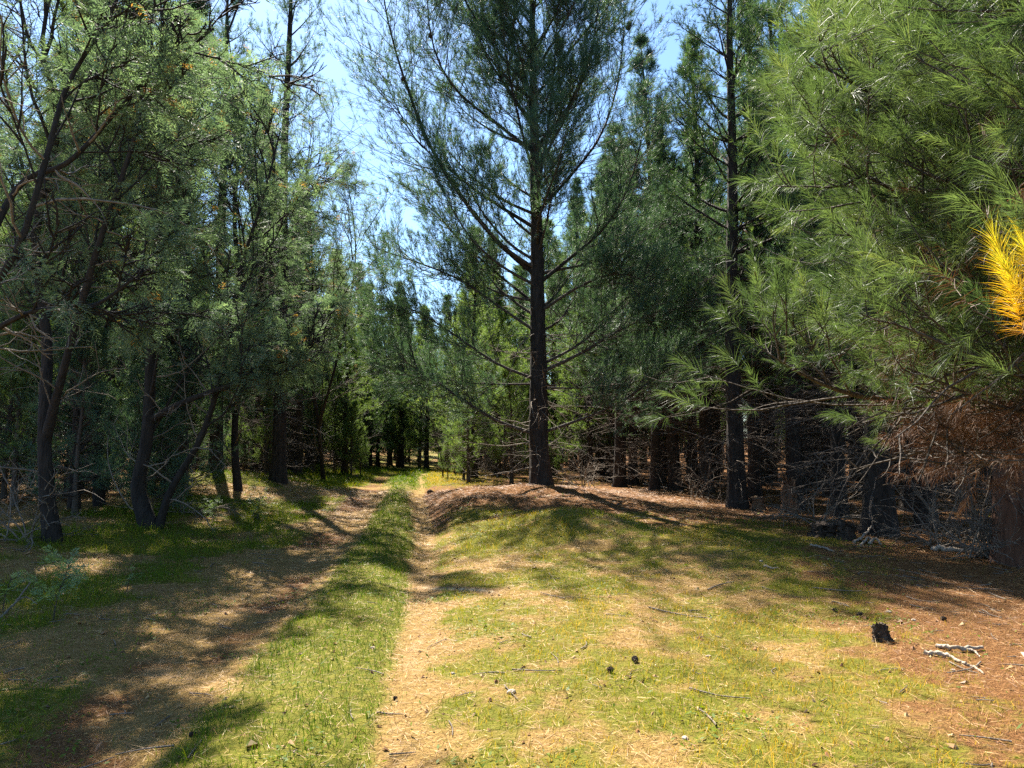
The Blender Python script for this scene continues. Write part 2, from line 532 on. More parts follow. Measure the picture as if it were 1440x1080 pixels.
def build_grass():
    x, y = scatter_xy(3000000, 2.0, 46.0, 9.0)
    g, s, r = masks(x, y)
    keep = rng.random(len(x)) < g ** 1.3 * 0.85
    x, y, g = x[keep], y[keep], g[keep]
    n = len(x)
    z = gz(x, y)
    d = x - strip_x(y)
    tuft = sstep(0.55, 0.75, fbm(x, y, 0.33, 63))
    h = (0.02 + 0.05 * g * rng.random(n)) * (0.6 + 0.8 * fbm(x, y, 0.8, 61) + 1.1 * tuft * rng.random(n))
    h = h * (1 + 0.35 * (np.abs(d) < 0.5) * sstep(10, 16, y)) * (1 + 1.2 * ((d < -1.7)) * rng.random(n))
    crest = np.exp(-((x - 1.6) / 1.3) ** 2 - ((y - 13.4) / 1.1) ** 2)
    h = h * (1 + 1.0 * crest)
    h = h * np.maximum(1, y / 20)
    w = 0.0042 * np.maximum(1, y / 8.0)
    a = rng.random(n) * 2 * math.pi
    lean = rng.normal(0, 0.5, (n, 2))
    base = np.stack([x, y, z - 0.004], -1)
    wv = np.stack([np.cos(a), np.sin(a), 0 * a], -1) * (w / 2)[:, None]
    mid = base + np.stack([lean[:, 0] * 0.4, lean[:, 1] * 0.4, 0.6 + 0 * a], -1) * h[:, None]
    tip = base + np.stack([lean[:, 0] * 1.2, lean[:, 1] * 1.2, 0.95 + 0 * a], -1) * h[:, None]
    V = np.stack([base - wv, base + wv, mid + wv * 0.8, mid - wv * 0.8, tip], 1).reshape(-1, 3)
    i = np.arange(n)[:, None] * 5
    F = np.concatenate([i + np.array([[0, 1, 2]]), i + np.array([[0, 2, 3]]), i + np.array([[3, 2, 4]])])
    dry = fbm(x, y, 1.1, 71) * 0.75 + rng.normal(0, 0.17, n) + 0.34 * (d > 0.9) * (1 - crest) - 0.4 * (np.abs(d) < 0.75) - 0.1 * (d < -1.7)
    me = make_mesh('grass', V, F, {'tint': np.repeat(np.clip(dry, 0, 1), 5)})
    obj('grass', me, M['grass'], kind='stuff', label='short green and yellowing grass growing along the track and meadow', category='grass')
    return n


def build_litter():
    x, y = scatter_xy(1900000, 2.0, 26.0, 8.0)
    g, s, r = masks(x, y)
    keep = rng.random(len(x)) < 0.55 * (1 - 0.75 * g) * (1 - 0.6 * s)
    x, y, r, g = x[keep], y[keep], r[keep], g[keep]
    n = len(x)
    a = rng.random(n) * 2 * math.pi
    ln = rng.uniform(0.04, 0.13, n) * np.maximum(1, y / 12)
    dz = rng.normal(0.06, 0.16, n)
    D = np.stack([np.cos(a), np.sin(a), dz], -1)
    B = np.stack([x, y, gz(x, y) + 0.003 + 0.012 * rng.random(n)], -1)
    w = 0.0026 * np.maximum(1, y / 6.0)
    W = np.stack([-np.sin(a), np.cos(a), rng.normal(0, 0.5, n)], -1) * (w / 2)[:, None]
    V = np.stack([B - W, B + W, B + D * ln[:, None] + W * 0.4], 1).reshape(-1, 3)
    F = np.arange(n * 3).reshape(n, 3)
    t = np.clip(rng.normal(0.68, 0.2, n) - 0.32 * r + 0.25 * (fbm(x, y, 0.7, 81) - 0.5), 0, 1)
    me = make_mesh('pine_needle_litter', V, F, {'tint': np.repeat(t, 3)})
    obj('pine_needle_litter', me, M['litter'], kind='stuff', label='tan and rust fallen pine needles strewn over the ground', category='pine litter')
    return n


print('grass', build_grass(), 'litter', build_litter())


def build_weeds():
    # low broad-leaved weeds and clover in patches, plus thin dry stalks
    geo = Geo()
    x, y = scatter_xy(420000, 2.0, 20.0, 7.0)
    g, s, r = masks(x, y)
    p = sstep(0.56, 0.68, fbm(x, y, 0.7, 91)) * (g > 0.08) + 0.02
    keep = rng.random(len(x)) < p * 0.5
    x, y = x[keep], y[keep]
    n = len(x)
    a = rng.random(n) * 2 * math.pi
    sz = rng.uniform(0.008, 0.022, n) * np.maximum(1, y / 9)
    B = np.stack([x, y, gz(x, y) + rng.uniform(0.006, 0.04, n)], -1)
    U = np.stack([np.cos(a), np.sin(a), rng.normal(0.15, 0.3, n)], -1) * sz[:, None]
    W = np.stack([-np.sin(a), np.cos(a), rng.normal(0, 0.3, n)], -1) * (sz * 0.45)[:, None]
    V = np.stack([B - U, B + W, B + U, B - W], 1).reshape(-1, 3)
    i = np.arange(n)[:, None] * 4
    geo.add(V, np.concatenate([i + np.array([[0, 1, 2]]), i + np.array([[0, 2, 3]])]), np.repeat(np.clip(rng.normal(0.2, 0.15, n), 0, 1), 4))
    obj('clover', geo.mesh('clover'), M['grass'], kind='stuff', label='patches of low broad-leaved weeds and clover in the grass', category='weeds')
    st = Geo()
    x, y = scatter_xy(30000, 2.2, 20.0, 7.0)
    g, s, r = masks(x, y)
    keep = rng.random(len(x)) < 0.1 + 0.25 * g
    x, y = x[keep], y[keep]
    n = len(x)
    S = np.stack([x, y, gz(x, y)], -1)
    D = nrm(rng.normal(0, 0.35, (n, 3)) * np.array([1, 1, 0]) + np.array([0, 0, 1]))
    A = grow(S, D, rng.uniform(0.05, 0.2, n), 4, -0.5, 0.1)
    V, F = tapered(A, 0.0014, 0.0008, 3)
    st.add(V, F, np.repeat(np.clip(rng.normal(0.75, 0.2, n), 0, 1), 12))
    obj('dry_stalk', st.mesh('dry_stalk'), M['grass'], kind='stuff', label='thin dry grass stalks standing above the turf', category='dry grass')


def build_twigs():
    g1 = Geo()
    x, y = scatter_xy(16000, 2.2, 30.0, 9.0, 2.0)
    g, s, r = masks(x, y)
    keep = rng.random(len(x)) < 0.12 + 0.5 * r * (1 - g)
    x, y = x[keep], y[keep]
    n = len(x)
    L = rng.gamma(2.0, 0.07, n) * np.maximum(1, y / 12) + 0.03
    a = rng.random(n) * 2 * math.pi
    k = 5
    t = np.linspace(-0.5, 0.5, k)
    bend = rng.normal(0, 0.12, n)
    X = x[:, None] + np.cos(a)[:, None] * t * L[:, None] - np.sin(a)[:, None] * (bend * L)[:, None] * (t * t * 4)[None]
    Y = y[:, None] + np.sin(a)[:, None] * t * L[:, None] + np.cos(a)[:, None] * (bend * L)[:, None] * (t * t * 4)[None]
    rad = np.clip(0.004 + 0.012 * L * rng.random(n), 0.002, 0.012)
    Z = gz(X, Y) + rad[:, None] * 0.8 + 0.006
    V, F = tapered(np.stack([X, Y, Z], -1), rad, rad * 0.5, 4)
    g1.add(V, F)
    obj('twig_litter', g1.mesh('twig_litter', True), M['twig'], kind='stuff', label='small broken twigs and bark bits strewn over the ground', category='twigs')
    ch = Geo()
    x, y = scatter_xy(9000, 2.2, 24.0, 8.0)
    n = len(x)
    a = rng.random(n) * 2 * math.pi
    sz = rng.gamma(2.0, 0.006, n) + 0.005
    B = np.stack([x, y, gz(x, y) + 0.006], -1)
    U = np.stack([np.cos(a), np.sin(a), rng.normal(0.1, 0.25, n)], -1) * sz[:, None]
    W = np.stack([-np.sin(a), np.cos(a), rng.normal(0, 0.3, n)], -1) * (sz * 0.5)[:, None]
    H = np.array([[0, 0, 1.0]]) * (sz * 0.5)[:, None]
    V = np.stack([B - U, B + W, B + U * .8, B - W * 1.1, B + H + U * .2], 1).reshape(-1, 3)
    i = np.arange(n)[:, None] * 5
    F = np.concatenate([i + np.array([f]) for f in ((0, 1, 4), (1, 2, 4), (2, 3, 4), (3, 0, 4))])
    ch.add(V, F, np.repeat(rng.random(n), 5))
    obj('bark_chips', ch.mesh('bark_chips'), M['litter'], kind='stuff', label='crumbs of bark and dry leaf scattered over the ground', category='bark chips')


build_weeds()
build_twigs()


# ------------------------------------------------------------------ pines
def trunk_line(H, k=22, wob=0.05, lean=(0, 0)):
    z = np.linspace(0, 1, k)
    ph = rng.random(4) * 6
    x = wob * (np.sin(z * 5 + ph[0]) + 0.5 * np.sin(z * 11 + ph[1])) * z * 2 + lean[0] * z * H
    y = wob * (np.sin(z * 4.3 + ph[2]) + 0.5 * np.sin(z * 12 + ph[3])) * z * 2 + lean[1] * z * H
    x, y = x - x[0], y - y[0]
    return np.stack([x, y, z * H - 0.25 * (1 - z)], -1)


def add_trunk(geo, line, r0, r1, s=12, flare=0.5):
    k = len(line)
    t = np.linspace(0, 1, k)
    r = r0 * (1 - t) ** 0.85 + r1
    r = r * (1 + flare * np.exp(-np.maximum(line[:, 2] - line[0, 2] - 0.2, 0) / 0.35))
    V, F = tubes(line[None], r[None], s)
    # uneven girth
    V = V + (rng.normal(size=V.shape) * 0.03 * r0)
    geo.add(V, F)
    return r


def at_height(line, z):
    return np.stack([np.interp(z, line[:, 2], line[:, i]) for i in range(3)], -1)


def pine_parts(H, r0, cb, Lmax, whorl=0.5, nb=5, per2=9, persh=4, nn=14, nl=0.14, w=0.012, dead=True, prof=0.75, slen=0.22, e0=(5, 35), upb=0.55, lean=(0, 0), dead_from=0.6):
    wood, green, twig, br = Geo(), Geo(), Geo(), Geo()
    line = trunk_line(H, lean=lean)
    add_trunk(wood, line, r0, 0.012)
    hs = np.arange(cb, H - 0.25, whorl)
    hs = hs + rng.uniform(-0.12, 0.12, len(hs))
    n = len(hs) * nb
    h = np.repeat(hs, nb)
    az = rng.random(n) * 2 * math.pi
    u = (h - cb) / (H - cb)
    L = Lmax * (1 - u ** (1 / prof)) * np.minimum(1, 0.55 + 2.0 * u) * rng.uniform(0.55, 1.15, n) + 0.25
    el = np.radians(e0[0] + (e0[1] + 25 - e0[0]) * u + rng.normal(0, 8, n))
    D = np.stack([np.cos(az) * np.cos(el), np.sin(az) * np.cos(el), np.sin(el)], -1)
    L1 = grow(at_height(line, h), D, L, 8, upb, 0.06)
    V, F = tapered(L1, np.clip(0.018 * L, 0.01, 0.06), 0.005, 4)
    br.add(V, F)
    L2, pi, _ = side_lines(L1, per2, 0.22, 1.0, 0.42, 4, (30, 60), 0.35, 0.1)
    V, F = tapered(L2, 0.008, 0.003, 3)
    br.add(V, F)
    allL = np.concatenate([L2])
    S, Dd, SL, si = shoots_on(allL, persh, 0.25, slen, 0.35, 0.55)
    S1, D1, SL1, _ = shoots_on(L1, 2, 0.7, slen * 1.3, 0.4, 0.4)
    tip = line[-1:]
    S, Dd, SL = np.concatenate([S, S1, tip]), np.concatenate([Dd, D1, [[0, 0, 1]]]), np.concatenate([SL, SL1, [0.5]])
    tint = np.clip(rng.normal(0.45, 0.2, len(S)), 0, 1)
    V, F, A = needles(S, Dd, SL, nn, nl, w, (18, 70), 0.06, tint)
    green.add(V, F, A)
    if dead:
        nd = int((cb + 1.5 - dead_from) / 0.22) * 3
        h = rng.uniform(dead_from, cb + 1.5, nd)
        az = rng.random(nd) * 2 * math.pi
        el = np.radians(rng.normal(-2, 16, nd))
        D = np.stack([np.cos(az) * np.cos(el), np.sin(az) * np.cos(el), np.sin(el)], -1)
        B = grow(at_height(line, h), D, rng.uniform(0.7, 2.3, nd), 7, -0.15, 0.1)
        V, F = tapered(B, rng.uniform(0.009, 0.018, nd), 0.004, 4)
        twig.add(V, F)
        B2, _, _ = side_lines(B, 6, 0.2, 1, 0.4, 4, (30, 70), 0.0, 0.16)
        V, F = tapered(B2, 0.006, 0.003, 3)
        twig.add(V, F)
        B3, _, _ = side_lines(B2, 2, 0.3, 1, 0.5, 3, (25, 60), 0.0, 0.16)
        V, F = tapered(B3, 0.004, 0.0025, 3)
        twig.add(V, F)
    return wood, green, twig, br


def pine_proto(name, mats, label, group, **kw):
    wood, green, twig, br = pine_parts(**kw)
    r = thing(name, (0, 0, 0), label, 'pine tree', group)
    obj('trunk', wood.mesh('trunk', True), M[mats[0]], r)
    obj('branch', br.mesh('branch', True), M[mats[0]], r, kind='stuff')
    obj('crown', green.mesh('crown'), M[mats[1]], r)
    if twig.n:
        obj('dead_branch', twig.mesh('dead_branch', True), M['twig_shade'], r, kind='stuff')
    return r


TREES = []      # (x, y) taken


def put(proto, used, x, y, H0, H, label, group=None, rz=None, tilt=(0, 0), girth=None):
    s = H / H0
    sc = s if girth is None else (girth, girth, s)
    z = float(gz(x, y)) - 0.03
    rz = random.uniform(0, 6.28) if rz is None else rz
    TREES.append((x, y))
    if proto.name not in used:
        used.add(proto.name)
        proto.location = (x, y, z)
        proto.rotation_euler = (tilt[0], tilt[1], rz)
        proto.scale = (sc, sc, sc) if np.isscalar(sc) else sc
        proto['label'] = label
        if group:
            proto['group'] = group
        elif 'group' in proto:
            del proto['group']
        return proto
    return dup(proto, (x, y, z), rz, sc, label, group, tilt)


USED = set()
STAND = [
    pine_proto('pine_tree', ('bark', 'pine_blue'), 'x', 'g', H=15, r0=0.19, cb=3.6, Lmax=2.3, whorl=0.5, nb=5),
    pine_proto('pine_tree', ('bark', 'pine'), 'x', 'g', H=15, r0=0.2, cb=4.3, Lmax=2.6, whorl=0.55, nb=5, per2=9),
    pine_proto('pine_tree', ('bark', 'pine_blue'), 'x', 'g', H=15, r0=0.17, cb=3.0, Lmax=2.0, whorl=0.45, nb=5, per2=8),
    pine_proto('pine_tree', ('bark', 'pine'), 'x', 'g', H=15, r0=0.2, cb=2.4, Lmax=2.9, whorl=0.55, nb=5, per2=10),
]
SHADY = pine_proto('young_pine', ('limb', 'pine_blue'), 'x', 'g', H=6, r0=0.06, cb=0.25, Lmax=1.7, whorl=0.34, nb=5, per2=8, persh=4, nn=13, nl=0.13, w=0.012, dead=False, prof=0.9)
YOUNG = [
    pine_proto('young_pine', ('limb', 'pine_young'), 'x', 'g', H=6, r0=0.07, cb=0.5, Lmax=1.5, whorl=0.36, nb=5, per2=8, persh=4, nn=12, nl=0.13, w=0.012, dead=False, prof=0.9),
    pine_proto('young_pine', ('limb', 'pine_young'), 'x', 'g', H=6, r0=0.07, cb=1.1, Lmax=1.3, whorl=0.4, nb=4, per2=8, persh=4, nn=12, nl=0.13, w=0.012, dead=True, prof=0.9, dead_from=0.2),
]


FULL = [
    pine_proto('pine_tree', ('bark', 'pine'), 'x', 'g', H=12, r0=0.16, cb=1.0, Lmax=2.7, whorl=0.45, nb=5, per2=9, persh=4, nn=13, nl=0.16, w=0.014, dead=False, prof=0.9),
    pine_proto('pine_tree', ('bark', 'pine_young'), 'x', 'g', H=12, r0=0.15, cb=1.6, Lmax=2.4, whorl=0.5, nb=5, per2=9, persh=4, nn=13, nl=0.16, w=0.014, dead=True, prof=0.85, dead_from=0.4),
]


def ok_at(x, y, dmin):
    return all((x - a) ** 2 + (y - b) ** 2 > dmin * dmin for a, b in TREES)


def px_of(x, y):
    return 720 + FPX * x / y


# individually recognisable trunks of the stand: (base px, base py, trunk height, proto, label)
EDGE = [
    (1037, 714, 16.0, 1, None, 'thick dark pine trunk behind the sunlit needle bank, right of the big central pine'),
    (1062, 706, 14.5, 2, None, 'slim pine trunk just behind the sawn stump on the needle bank'),
    (1236, 752, 15.0, 3, 1.25, 'stout black pine trunk standing behind the pale split wood, left of the twiggy brush'),
    (1302, 742, 14.0, 0, None, 'thin shaded pine trunk between the stout black pine and the twiggy brush'),
    (1118, 716, 15.0, 0, None, 'dark pine trunk directly behind the broken jagged stump'),
    (862, 676, 14.0, 1, 1.2, 'pine with a swollen leaning base just right of the big central pine'),
    (920, 690, 13.0, 2, None, 'thin straight pine trunk right of the leaning pine, at the top of the needle bank'),
    (950, 690, 15.5, 0, None, 'second thin pine trunk right of the leaning pine, beside the bank top'),
    (993, 692, 15.5, 1, None, 'shaded pine trunk between the bank top and the thick dark trunk'),
    (1180, 727, 14.0, 2, None, 'dark pine trunk behind the low pair of weathered stumps'),
    (520, 655, 11.5, 0, None, 'left of two dark trunks standing where the track disappears'),
    (531, 656, 11.0, 2, None, 'right of two dark trunks standing where the track disappears'),
]
for px, py, H, pr, gi, lab in EDGE:
    q = ground_hit(px, py)
    put(STAND[pr], USED, q[0], q[1], 15, H, lab, girth=gi, tilt=(0, -0.06) if 'leaning' in lab else (random.gauss(0, .012), random.gauss(0, .012)))

# red-brown trunk at the right edge with dead branches, and the tall left pines
redp = pine_proto('pine_tree', ('bark_red', 'pine'), 'x', None, H=15, r0=0.22, cb=4.2, Lmax=2.8, whorl=0.55, nb=5, dead_from=0.15)
q = ground_hit(1422, 792)
put(redp, USED, q[0], q[1], 15, 14, 'red-brown pine trunk at the right edge behind the tangle of pale dead twigs')

leftp = pine_proto('pine_tree', ('bark', 'pine_blue'), 'x', None, H=18, r0=0.25, cb=6.5, Lmax=2.7, whorl=0.85, nb=4, per2=9, persh=4, nn=18, w=0.011, lean=(0.004, 0), dead_from=1.2)
q = ground_hit(391, 678)
put(leftp, USED, q[0], q[1], 18, 18.5, 'tall straight pine left of the track, its thin crown against the sky', rz=0.4, girth=0.8)
q = ground_hit(303, 664)
put(leftp, USED, q[0], q[1], 18, 17, 'tall dark pine on the left bank, between the bent trunk and the tallest pine', rz=2.4, girth=0.75)
q = ground_hit(236, 664)
put(STAND[0], USED, q[0], q[1], 15, 14, 'shaded pine trunk behind the J-shaped bent trunk on the left', girth=0.75)
q = ground_hit(104, 716)
put(STAND[2], USED, q[0], q[1], 15, 12, 'thin pine trunk just behind the leftmost black trunk', girth=0.55)
TREES.append((0.85, 21.0))


def hmax(x, y):
    p = px_of(x, y)
    top = np.interp(p, [-400, 370, 400, 440, 500, 560, 700, 880, 930, 1000, 1090, 1150, 2000],
                    [-200, -100, 60, 150, 270, 330, 270, 160, 60, 20, 30, -300, -400])
    return CAMZ + (622 - top) / FPX * y


def fill(region, n, dmin, Hr, label, group, protos):
    made = tries = 0
    while made < n and tries < 6000:
        tries += 1
        x, y = region()
        d = x - float(strip_x(y))
        if not ok_at(x, y, dmin):
            continue
        if y < 52 and -3.6 < d < 2.6:
            continue
        H = min(random.uniform(*Hr), float(hmax(x, y)) * random.uniform(0.86, 1.0))
        if H < 5:
            continue
        pr = random.choice(protos)
        H0 = 12 if pr in FULL else 15
        put(pr, USED, x, y, H0, H, label, group, girth=max(H / H0, random.uniform(0.85, 1.15)), tilt=(random.gauss(0, .015), random.gauss(0, .015)))
        made += 1
    return made


def reg(x0, x1, y0, y1, cond=lambda x, y: True):
    def f():
        for _ in range(500):
            x, y = random.uniform(x0, x1), random.uniform(y0, y1)
            if cond(x, y) and abs(x) < 0.72 * y + 4:
                return x, y
        return x, y
    return f


def right_edge(x, y):
    return x > np.interp(y, [0, 9, 14, 20, 26, 30], [8.2, 7.2, 6.9, 6.4, 4.8, 3.2])


c = [0, 0, 0, 0]
c[0] = fill(reg(3, 30, 9, 44, right_edge), 75, 2.0, (13, 17), 'tall close-set pine deep in the dark stand right of the big central pine', 'pines deep in the right stand', STAND)
c[1] = fill(reg(-4, 8, 29, 62), 19, 2.3, (10, 15), 'hazy green pine far behind the big central pine', 'pines behind the big central pine', STAND + FULL * 2)
c[2] = fill(reg(-34, -6, 17, 55, lambda x, y: x < strip_x(y) - 4.5), 60, 2.2, (12, 16), 'tall shaded pine in the wood behind the left hand trunks', 'pines in the left wood', [STAND[2], STAND[3], FULL[0], FULL[0], FULL[0], FULL[1]])
c[3] = fill(reg(-40, 45, 50, 85), 80, 2.6, (9, 17), 'distant pine closing the view beyond the end of the track', 'pines beyond the end of the track', [FULL[0], FULL[1], FULL[1]])
fill(reg(-75, 75, 86, 125), 60, 3.5, (11, 17), 'distant pine closing the view beyond the end of the track', 'pines beyond the end of the track', [FULL[0], FULL[1], FULL[1]])
print('stand', c)

YL = [(622, 656, 6.5, 0, 'bright young pine right of the track end, feathered almost to the ground'),
      (655, 655, 5.0, 1, 'young pine with bare lower stem left of the fallen pale branches'),
      (590, 657, 7.5, 0, 'light green young pine standing at the vanishing point of the track'),
      (560, 656, 8.0, 1, 'leafy young pine on the left side where the track vanishes'),
      (690, 652, 6.5, 1, 'sunlit young pine directly behind the fallen pale branches'),
      (470, 664, 6.0, 0, 'low young pine in the sunny gap right of the tallest left pine'),
      (440, 664, 5.5, 1, 'small young pine close beside the tallest left pine'),
      (820, 672, 6.0, 0, 'young pine filling the gap between the central pine and the leaning pine'),
      (890, 676, 6.5, 0, 'young pine growing behind the leaning pine'),
      (20, 712, 4.5, 0, 'young pine at the left edge behind the leftmost black trunk'),
      (150, 690, 4.0, 0, 'small bushy pine between the two black trunks on the left'),
      ]
for px, dep, H, pr, lab in [
        (600, 46, 9.5, 1, 'bright full pine at the vanishing point of the track, left of the thin saplings'),
        (648, 41, 9.0, 1, 'bright full pine behind the thin saplings right of the track end'),
        (700, 37, 9.5, 1, 'light green full pine between the saplings and the central pine'),
        (565, 50, 11.0, 0, 'darker full pine just left of the vanishing point of the track'),
        (515, 44, 10.5, 0, 'full pine behind the two dark trunks at the track end'),
        (485, 38, 8.5, 1, 'bright full pine left of the two dark trunks at the track end'),
        (450, 46, 9.5, 0, 'full pine right of the tallest left pine, far back'),
        (628, 54, 12.0, 0, 'tall full pine closing the gap behind the bright pines at the track end'),
        (675, 50, 12.0, 0, 'darker full pine behind the bright ones left of the central pine'),
        (830, 33, 9.0, 1, 'light green full pine right of the central pine bole'),
        (930, 31, 9.5, 1, 'light green full pine behind the thin trunk at the bank top'),
        (590, 60, 11.0, 0, 'farthest full pine straight above the vanishing point')]:
    p = P(px, 600, dep)
    put(FULL[pr], USED, p[0], p[1], 12, H, lab, girth=max(H / 12, 0.95))
for px, py, H, pr, lab in YL:
    q = ground_hit(px, py)
    put(YOUNG[pr], USED, q[0], q[1], 6, H, lab)
for k in range(75):
    x, y = reg(-22, -5, 14.5, 34)()
    if x - float(strip_x(y)) > -4.4 or not ok_at(x, y, 0.8):
        continue
    put(SHADY if k % 4 else YOUNG[1], USED, x, y, 6, random.uniform(2.2, 4.8), 'shaded young pine growing under the left hand trees', 'young pines under the left trees')
for k in range(40):
    x, y = reg(-10, 4, 29, 47)()
    if abs(x - float(strip_x(y))) < 1.8 or (x > -1.5 and y < 32) or not ok_at(x, y, 0.9):
        continue
    put(YOUNG[0], USED, x, y, 6, random.uniform(1.8, 4.2), 'sunlit young pine in the light green thicket around the track end', 'young pines around the track end')
for k in range(90):
    x, y = reg(-15, 6, 45, 62)()
    if not ok_at(x, y, 0.9) or abs(x - float(strip_x(y))) < 0.8:
        continue
    put(random.choice(YOUNG[:1] * 3 + FULL[1:]), USED, x, y, 8, random.uniform(4, 8.5), 'sunlit young pine in the light green thicket around the track end', 'young pines around the track end')
for k in range(40):
    x, y = reg(-20, 7, 61, 70)()
    put(YOUNG[0], USED, x, y, 6, random.uniform(4, 8), 'sunlit young pine in the light green thicket around the track end', 'young pines around the track end')
for k in range(60):
    x, y = reg(-16, 10, 30, 60)()
    if abs(x - float(strip_x(y))) < 2.2 or not ok_at(x, y, 1.2):
        continue
    put(random.choice(YOUNG), USED, x, y, 6, random.uniform(4, 8), 'sunlit young pine in the light green thicket around the track end', 'young pines around the track end')


# ------------------------------------------------------------------ the big central pine
def central_pine():
    bx, by = 0.85, 21.0
    bz = float(gz(bx, by))
    base = np.array([bx, by, bz])
    root = thing('pine_tree', (bx, by, bz), 'big dark spreading pine on the mound right of the track, with sweeping limbs', 'pine tree')
    wood, green = Geo(), Geo()
    H = 18.5
    px = [762, 758, 757, 756, 755, 752, 750, 748, 748]
    py = [690, 620, 520, 430, 340, 230, 120, 0, -230]
    pts = np.array([P(a, b, 21.0) for a, b in zip(px, py)]) - base
    pts[0, 2] = -0.3
    line = smooth_line(pts, 40)
    add_trunk(wood, line, 0.265, 0.02, 18, 0.35)
    obj('trunk', wood.mesh('trunk', True), M['bark'], root)
    # limbs read off the photograph: pixel path, depth offset at the tip
    LIMBS = [
        ([(750, 388), (690, 330), (615, 225), (575, 130), (548, 40), (530, -60)], -0.6, 0.085),
        ([(750, 322), (690, 282), (640, 245), (580, 190), (540, 110)], 0.8, 0.06),
        ([(748, 215), (700, 175), (640, 125), (608, 60), (598, -40)], -0.8, 0.06),
        ([(748, 180), (710, 120), (672, 50), (655, -60)], 0.9, 0.055),
        ([(748, 468), (700, 430), (650, 395), (590, 370), (530, 350)], 0.5, 0.05),
        ([(748, 535), (700, 512), (645, 475), (590, 440), (545, 425)], -1.0, 0.05),
        ([(749, 540), (700, 540), (640, 536), (580, 520)], 0.6, 0.035),
        ([(749, 612), (700, 592), (645, 558), (590, 520), (545, 500)], -0.7, 0.06),
        ([(771, 610), (810, 592), (860, 572), (910, 540), (960, 500)], -0.8, 0.05),
        ([(770, 525), (820, 495), (875, 462), (930, 440), (985, 430)], -1.2, 0.06),
        ([(770, 515), (820, 480), (880, 420), (930, 380)], 1.0, 0.05),
        ([(768, 400), (805, 360), (850, 320), (885, 260), (905, 180)], -0.6, 0.065),
        ([(768, 385), (830, 370), (890, 350), (950, 300)], 0.8, 0.05),
        ([(764, 300), (800, 250), (845, 190), (870, 110), (880, 10)], 0.5, 0.06),
        ([(762, 210), (800, 150), (830, 80), (845, -20)], -0.8, 0.055),
        ([(758, 280), (768, 200), (778, 110), (785, 0)], -1.2, 0.055),
        ([(770, 545), (830, 545), (900, 535), (950, 520)], 0.9, 0.03),
        ([(752, 250), (735, 190), (715, 100), (700, 0)], -1.4, 0.05),
        ([(768, 440), (820, 400), (870, 385), (920, 400)], -1.8, 0.05),
        ([(750, 430), (700, 385), (640, 330), (600, 280)], 1.8, 0.05),
        ([(762, 140), (810, 60), (860, 0), (890, -90)], 0.9, 0.05),
        ([(745, 130), (690, 60), (640, -30), (620, -120)], -0.4, 0.05),
    ]
    lines = []
    for path, dd, r in LIMBS:
        n = len(path)
        pts = [P(a, b, 21.0 + dd * i / (n - 1)) - base for i, (a, b) in enumerate(path)]
        pts[0] = at_height(line, pts[0][2])
        ln = smooth_line(pts, 12)
        lines.append(ln)
        g = Geo()
        V, F = tapered(ln[None], r, 0.012, 7, 0.8)
        g.add(V, F)
        obj('limb', g.mesh('limb', True), M['limb'] if ln[-1][2] < 8.5 else M['bark'], root)
    # whorls towards and away from the camera
    zz = np.linspace(4.2, H - 0.5, 64)
    az = rng.random(64) * 2 * math.pi
    u = (zz - 4.2) / (H - 4.2)
    L = (3.6 * (1 - u ** 1.8) + 0.5) * rng.uniform(0.6, 1.1, 64)
    el = np.radians(15 + 40 * u + rng.normal(0, 8, 64))
    D = np.stack([np.cos(az) * np.cos(el), np.sin(az) * np.cos(el), np.sin(el)], -1)
    L1 = grow(at_height(line, zz), D, L, 12, 0.7, 0.05)
    sm = Geo()
    V, F = tapered(L1, np.clip(0.016 * L, 0.012, 0.05), 0.006, 5)
    sm.add(V, F)
    A = np.concatenate([np.array(lines), L1])
    L2a, _, _ = side_lines(np.array(lines), 46, 0.22, 1.0, 0.35, 6, (25, 60), 0.35, 0.1, 0.35, 0.9)
    L2b, _, _ = side_lines(L1, 13, 0.15, 1.0, 0.36, 6, (25, 60), 0.5, 0.1, 0.6, 0.9)
    L2 = np.concatenate([L2a, L2b])
    V, F = tapered(L2, 0.013, 0.004, 3)
    sm.add(V, F)
    L3, _, _ = side_lines(L2, 6, 0.15, 1.0, 0.45, 4, (25, 55), 0.4, 0.12, 0.5, 1.0)
    V, F = tapered(L3, 0.006, 0.003, 3)
    sm.add(V, F)
    obj('branch', sm.mesh('branch', True), M['limb'], root, kind='stuff')
    S, Dd, SL, _ = shoots_on(L3, 2, 0.4, 0.27, 0.4, 0.35)
    S2, D2, SL2, _ = shoots_on(L2, 2, 0.6, 0.32, 0.4, 0.3)
    S, Dd, SL = np.concatenate([S, S2]), np.concatenate([Dd, D2]), np.concatenate([SL, SL2])
    keep = rng.random(len(S)) < 0.8 + 0.2 * sstep(1.8, 4.2, S[:, 2])
    S, Dd, SL = S[keep], Dd[keep], SL[keep]
    V, F, T = needles(S, Dd, SL, 24, 0.155, 0.0095, (18, 65), 0.05, np.clip(rng.normal(0.42, 0.18, len(S)), 0, 1))
    green.add(V, F, T)
    obj('crown', green.mesh('crown'), M['pine_blue'], root)
    # bare low twigs round the bole
    tw = Geo()
    n = 46
    h = rng.uniform(0.5, 5.5, n)
    az = rng.random(n) * 2 * math.pi
    D = np.stack([np.cos(az), np.sin(az), rng.normal(-0.1, 0.25, n)], -1)
    B = grow(at_height(line, h), D, rng.uniform(0.8, 2.6, n), 8, -0.2, 0.12)
    V, F = tapered(B, rng.uniform(0.01, 0.022, n), 0.004, 4)
    tw.add(V, F)
    B2, _, _ = side_lines(B, 6, 0.2, 1, 0.4, 5, (30, 70), 0.0, 0.16)
    V, F = tapered(B2, 0.007, 0.003, 3)
    tw.add(V, F)
    obj('dead_branch', tw.mesh('dead_branch', True), M['twig'], root, kind='stuff')
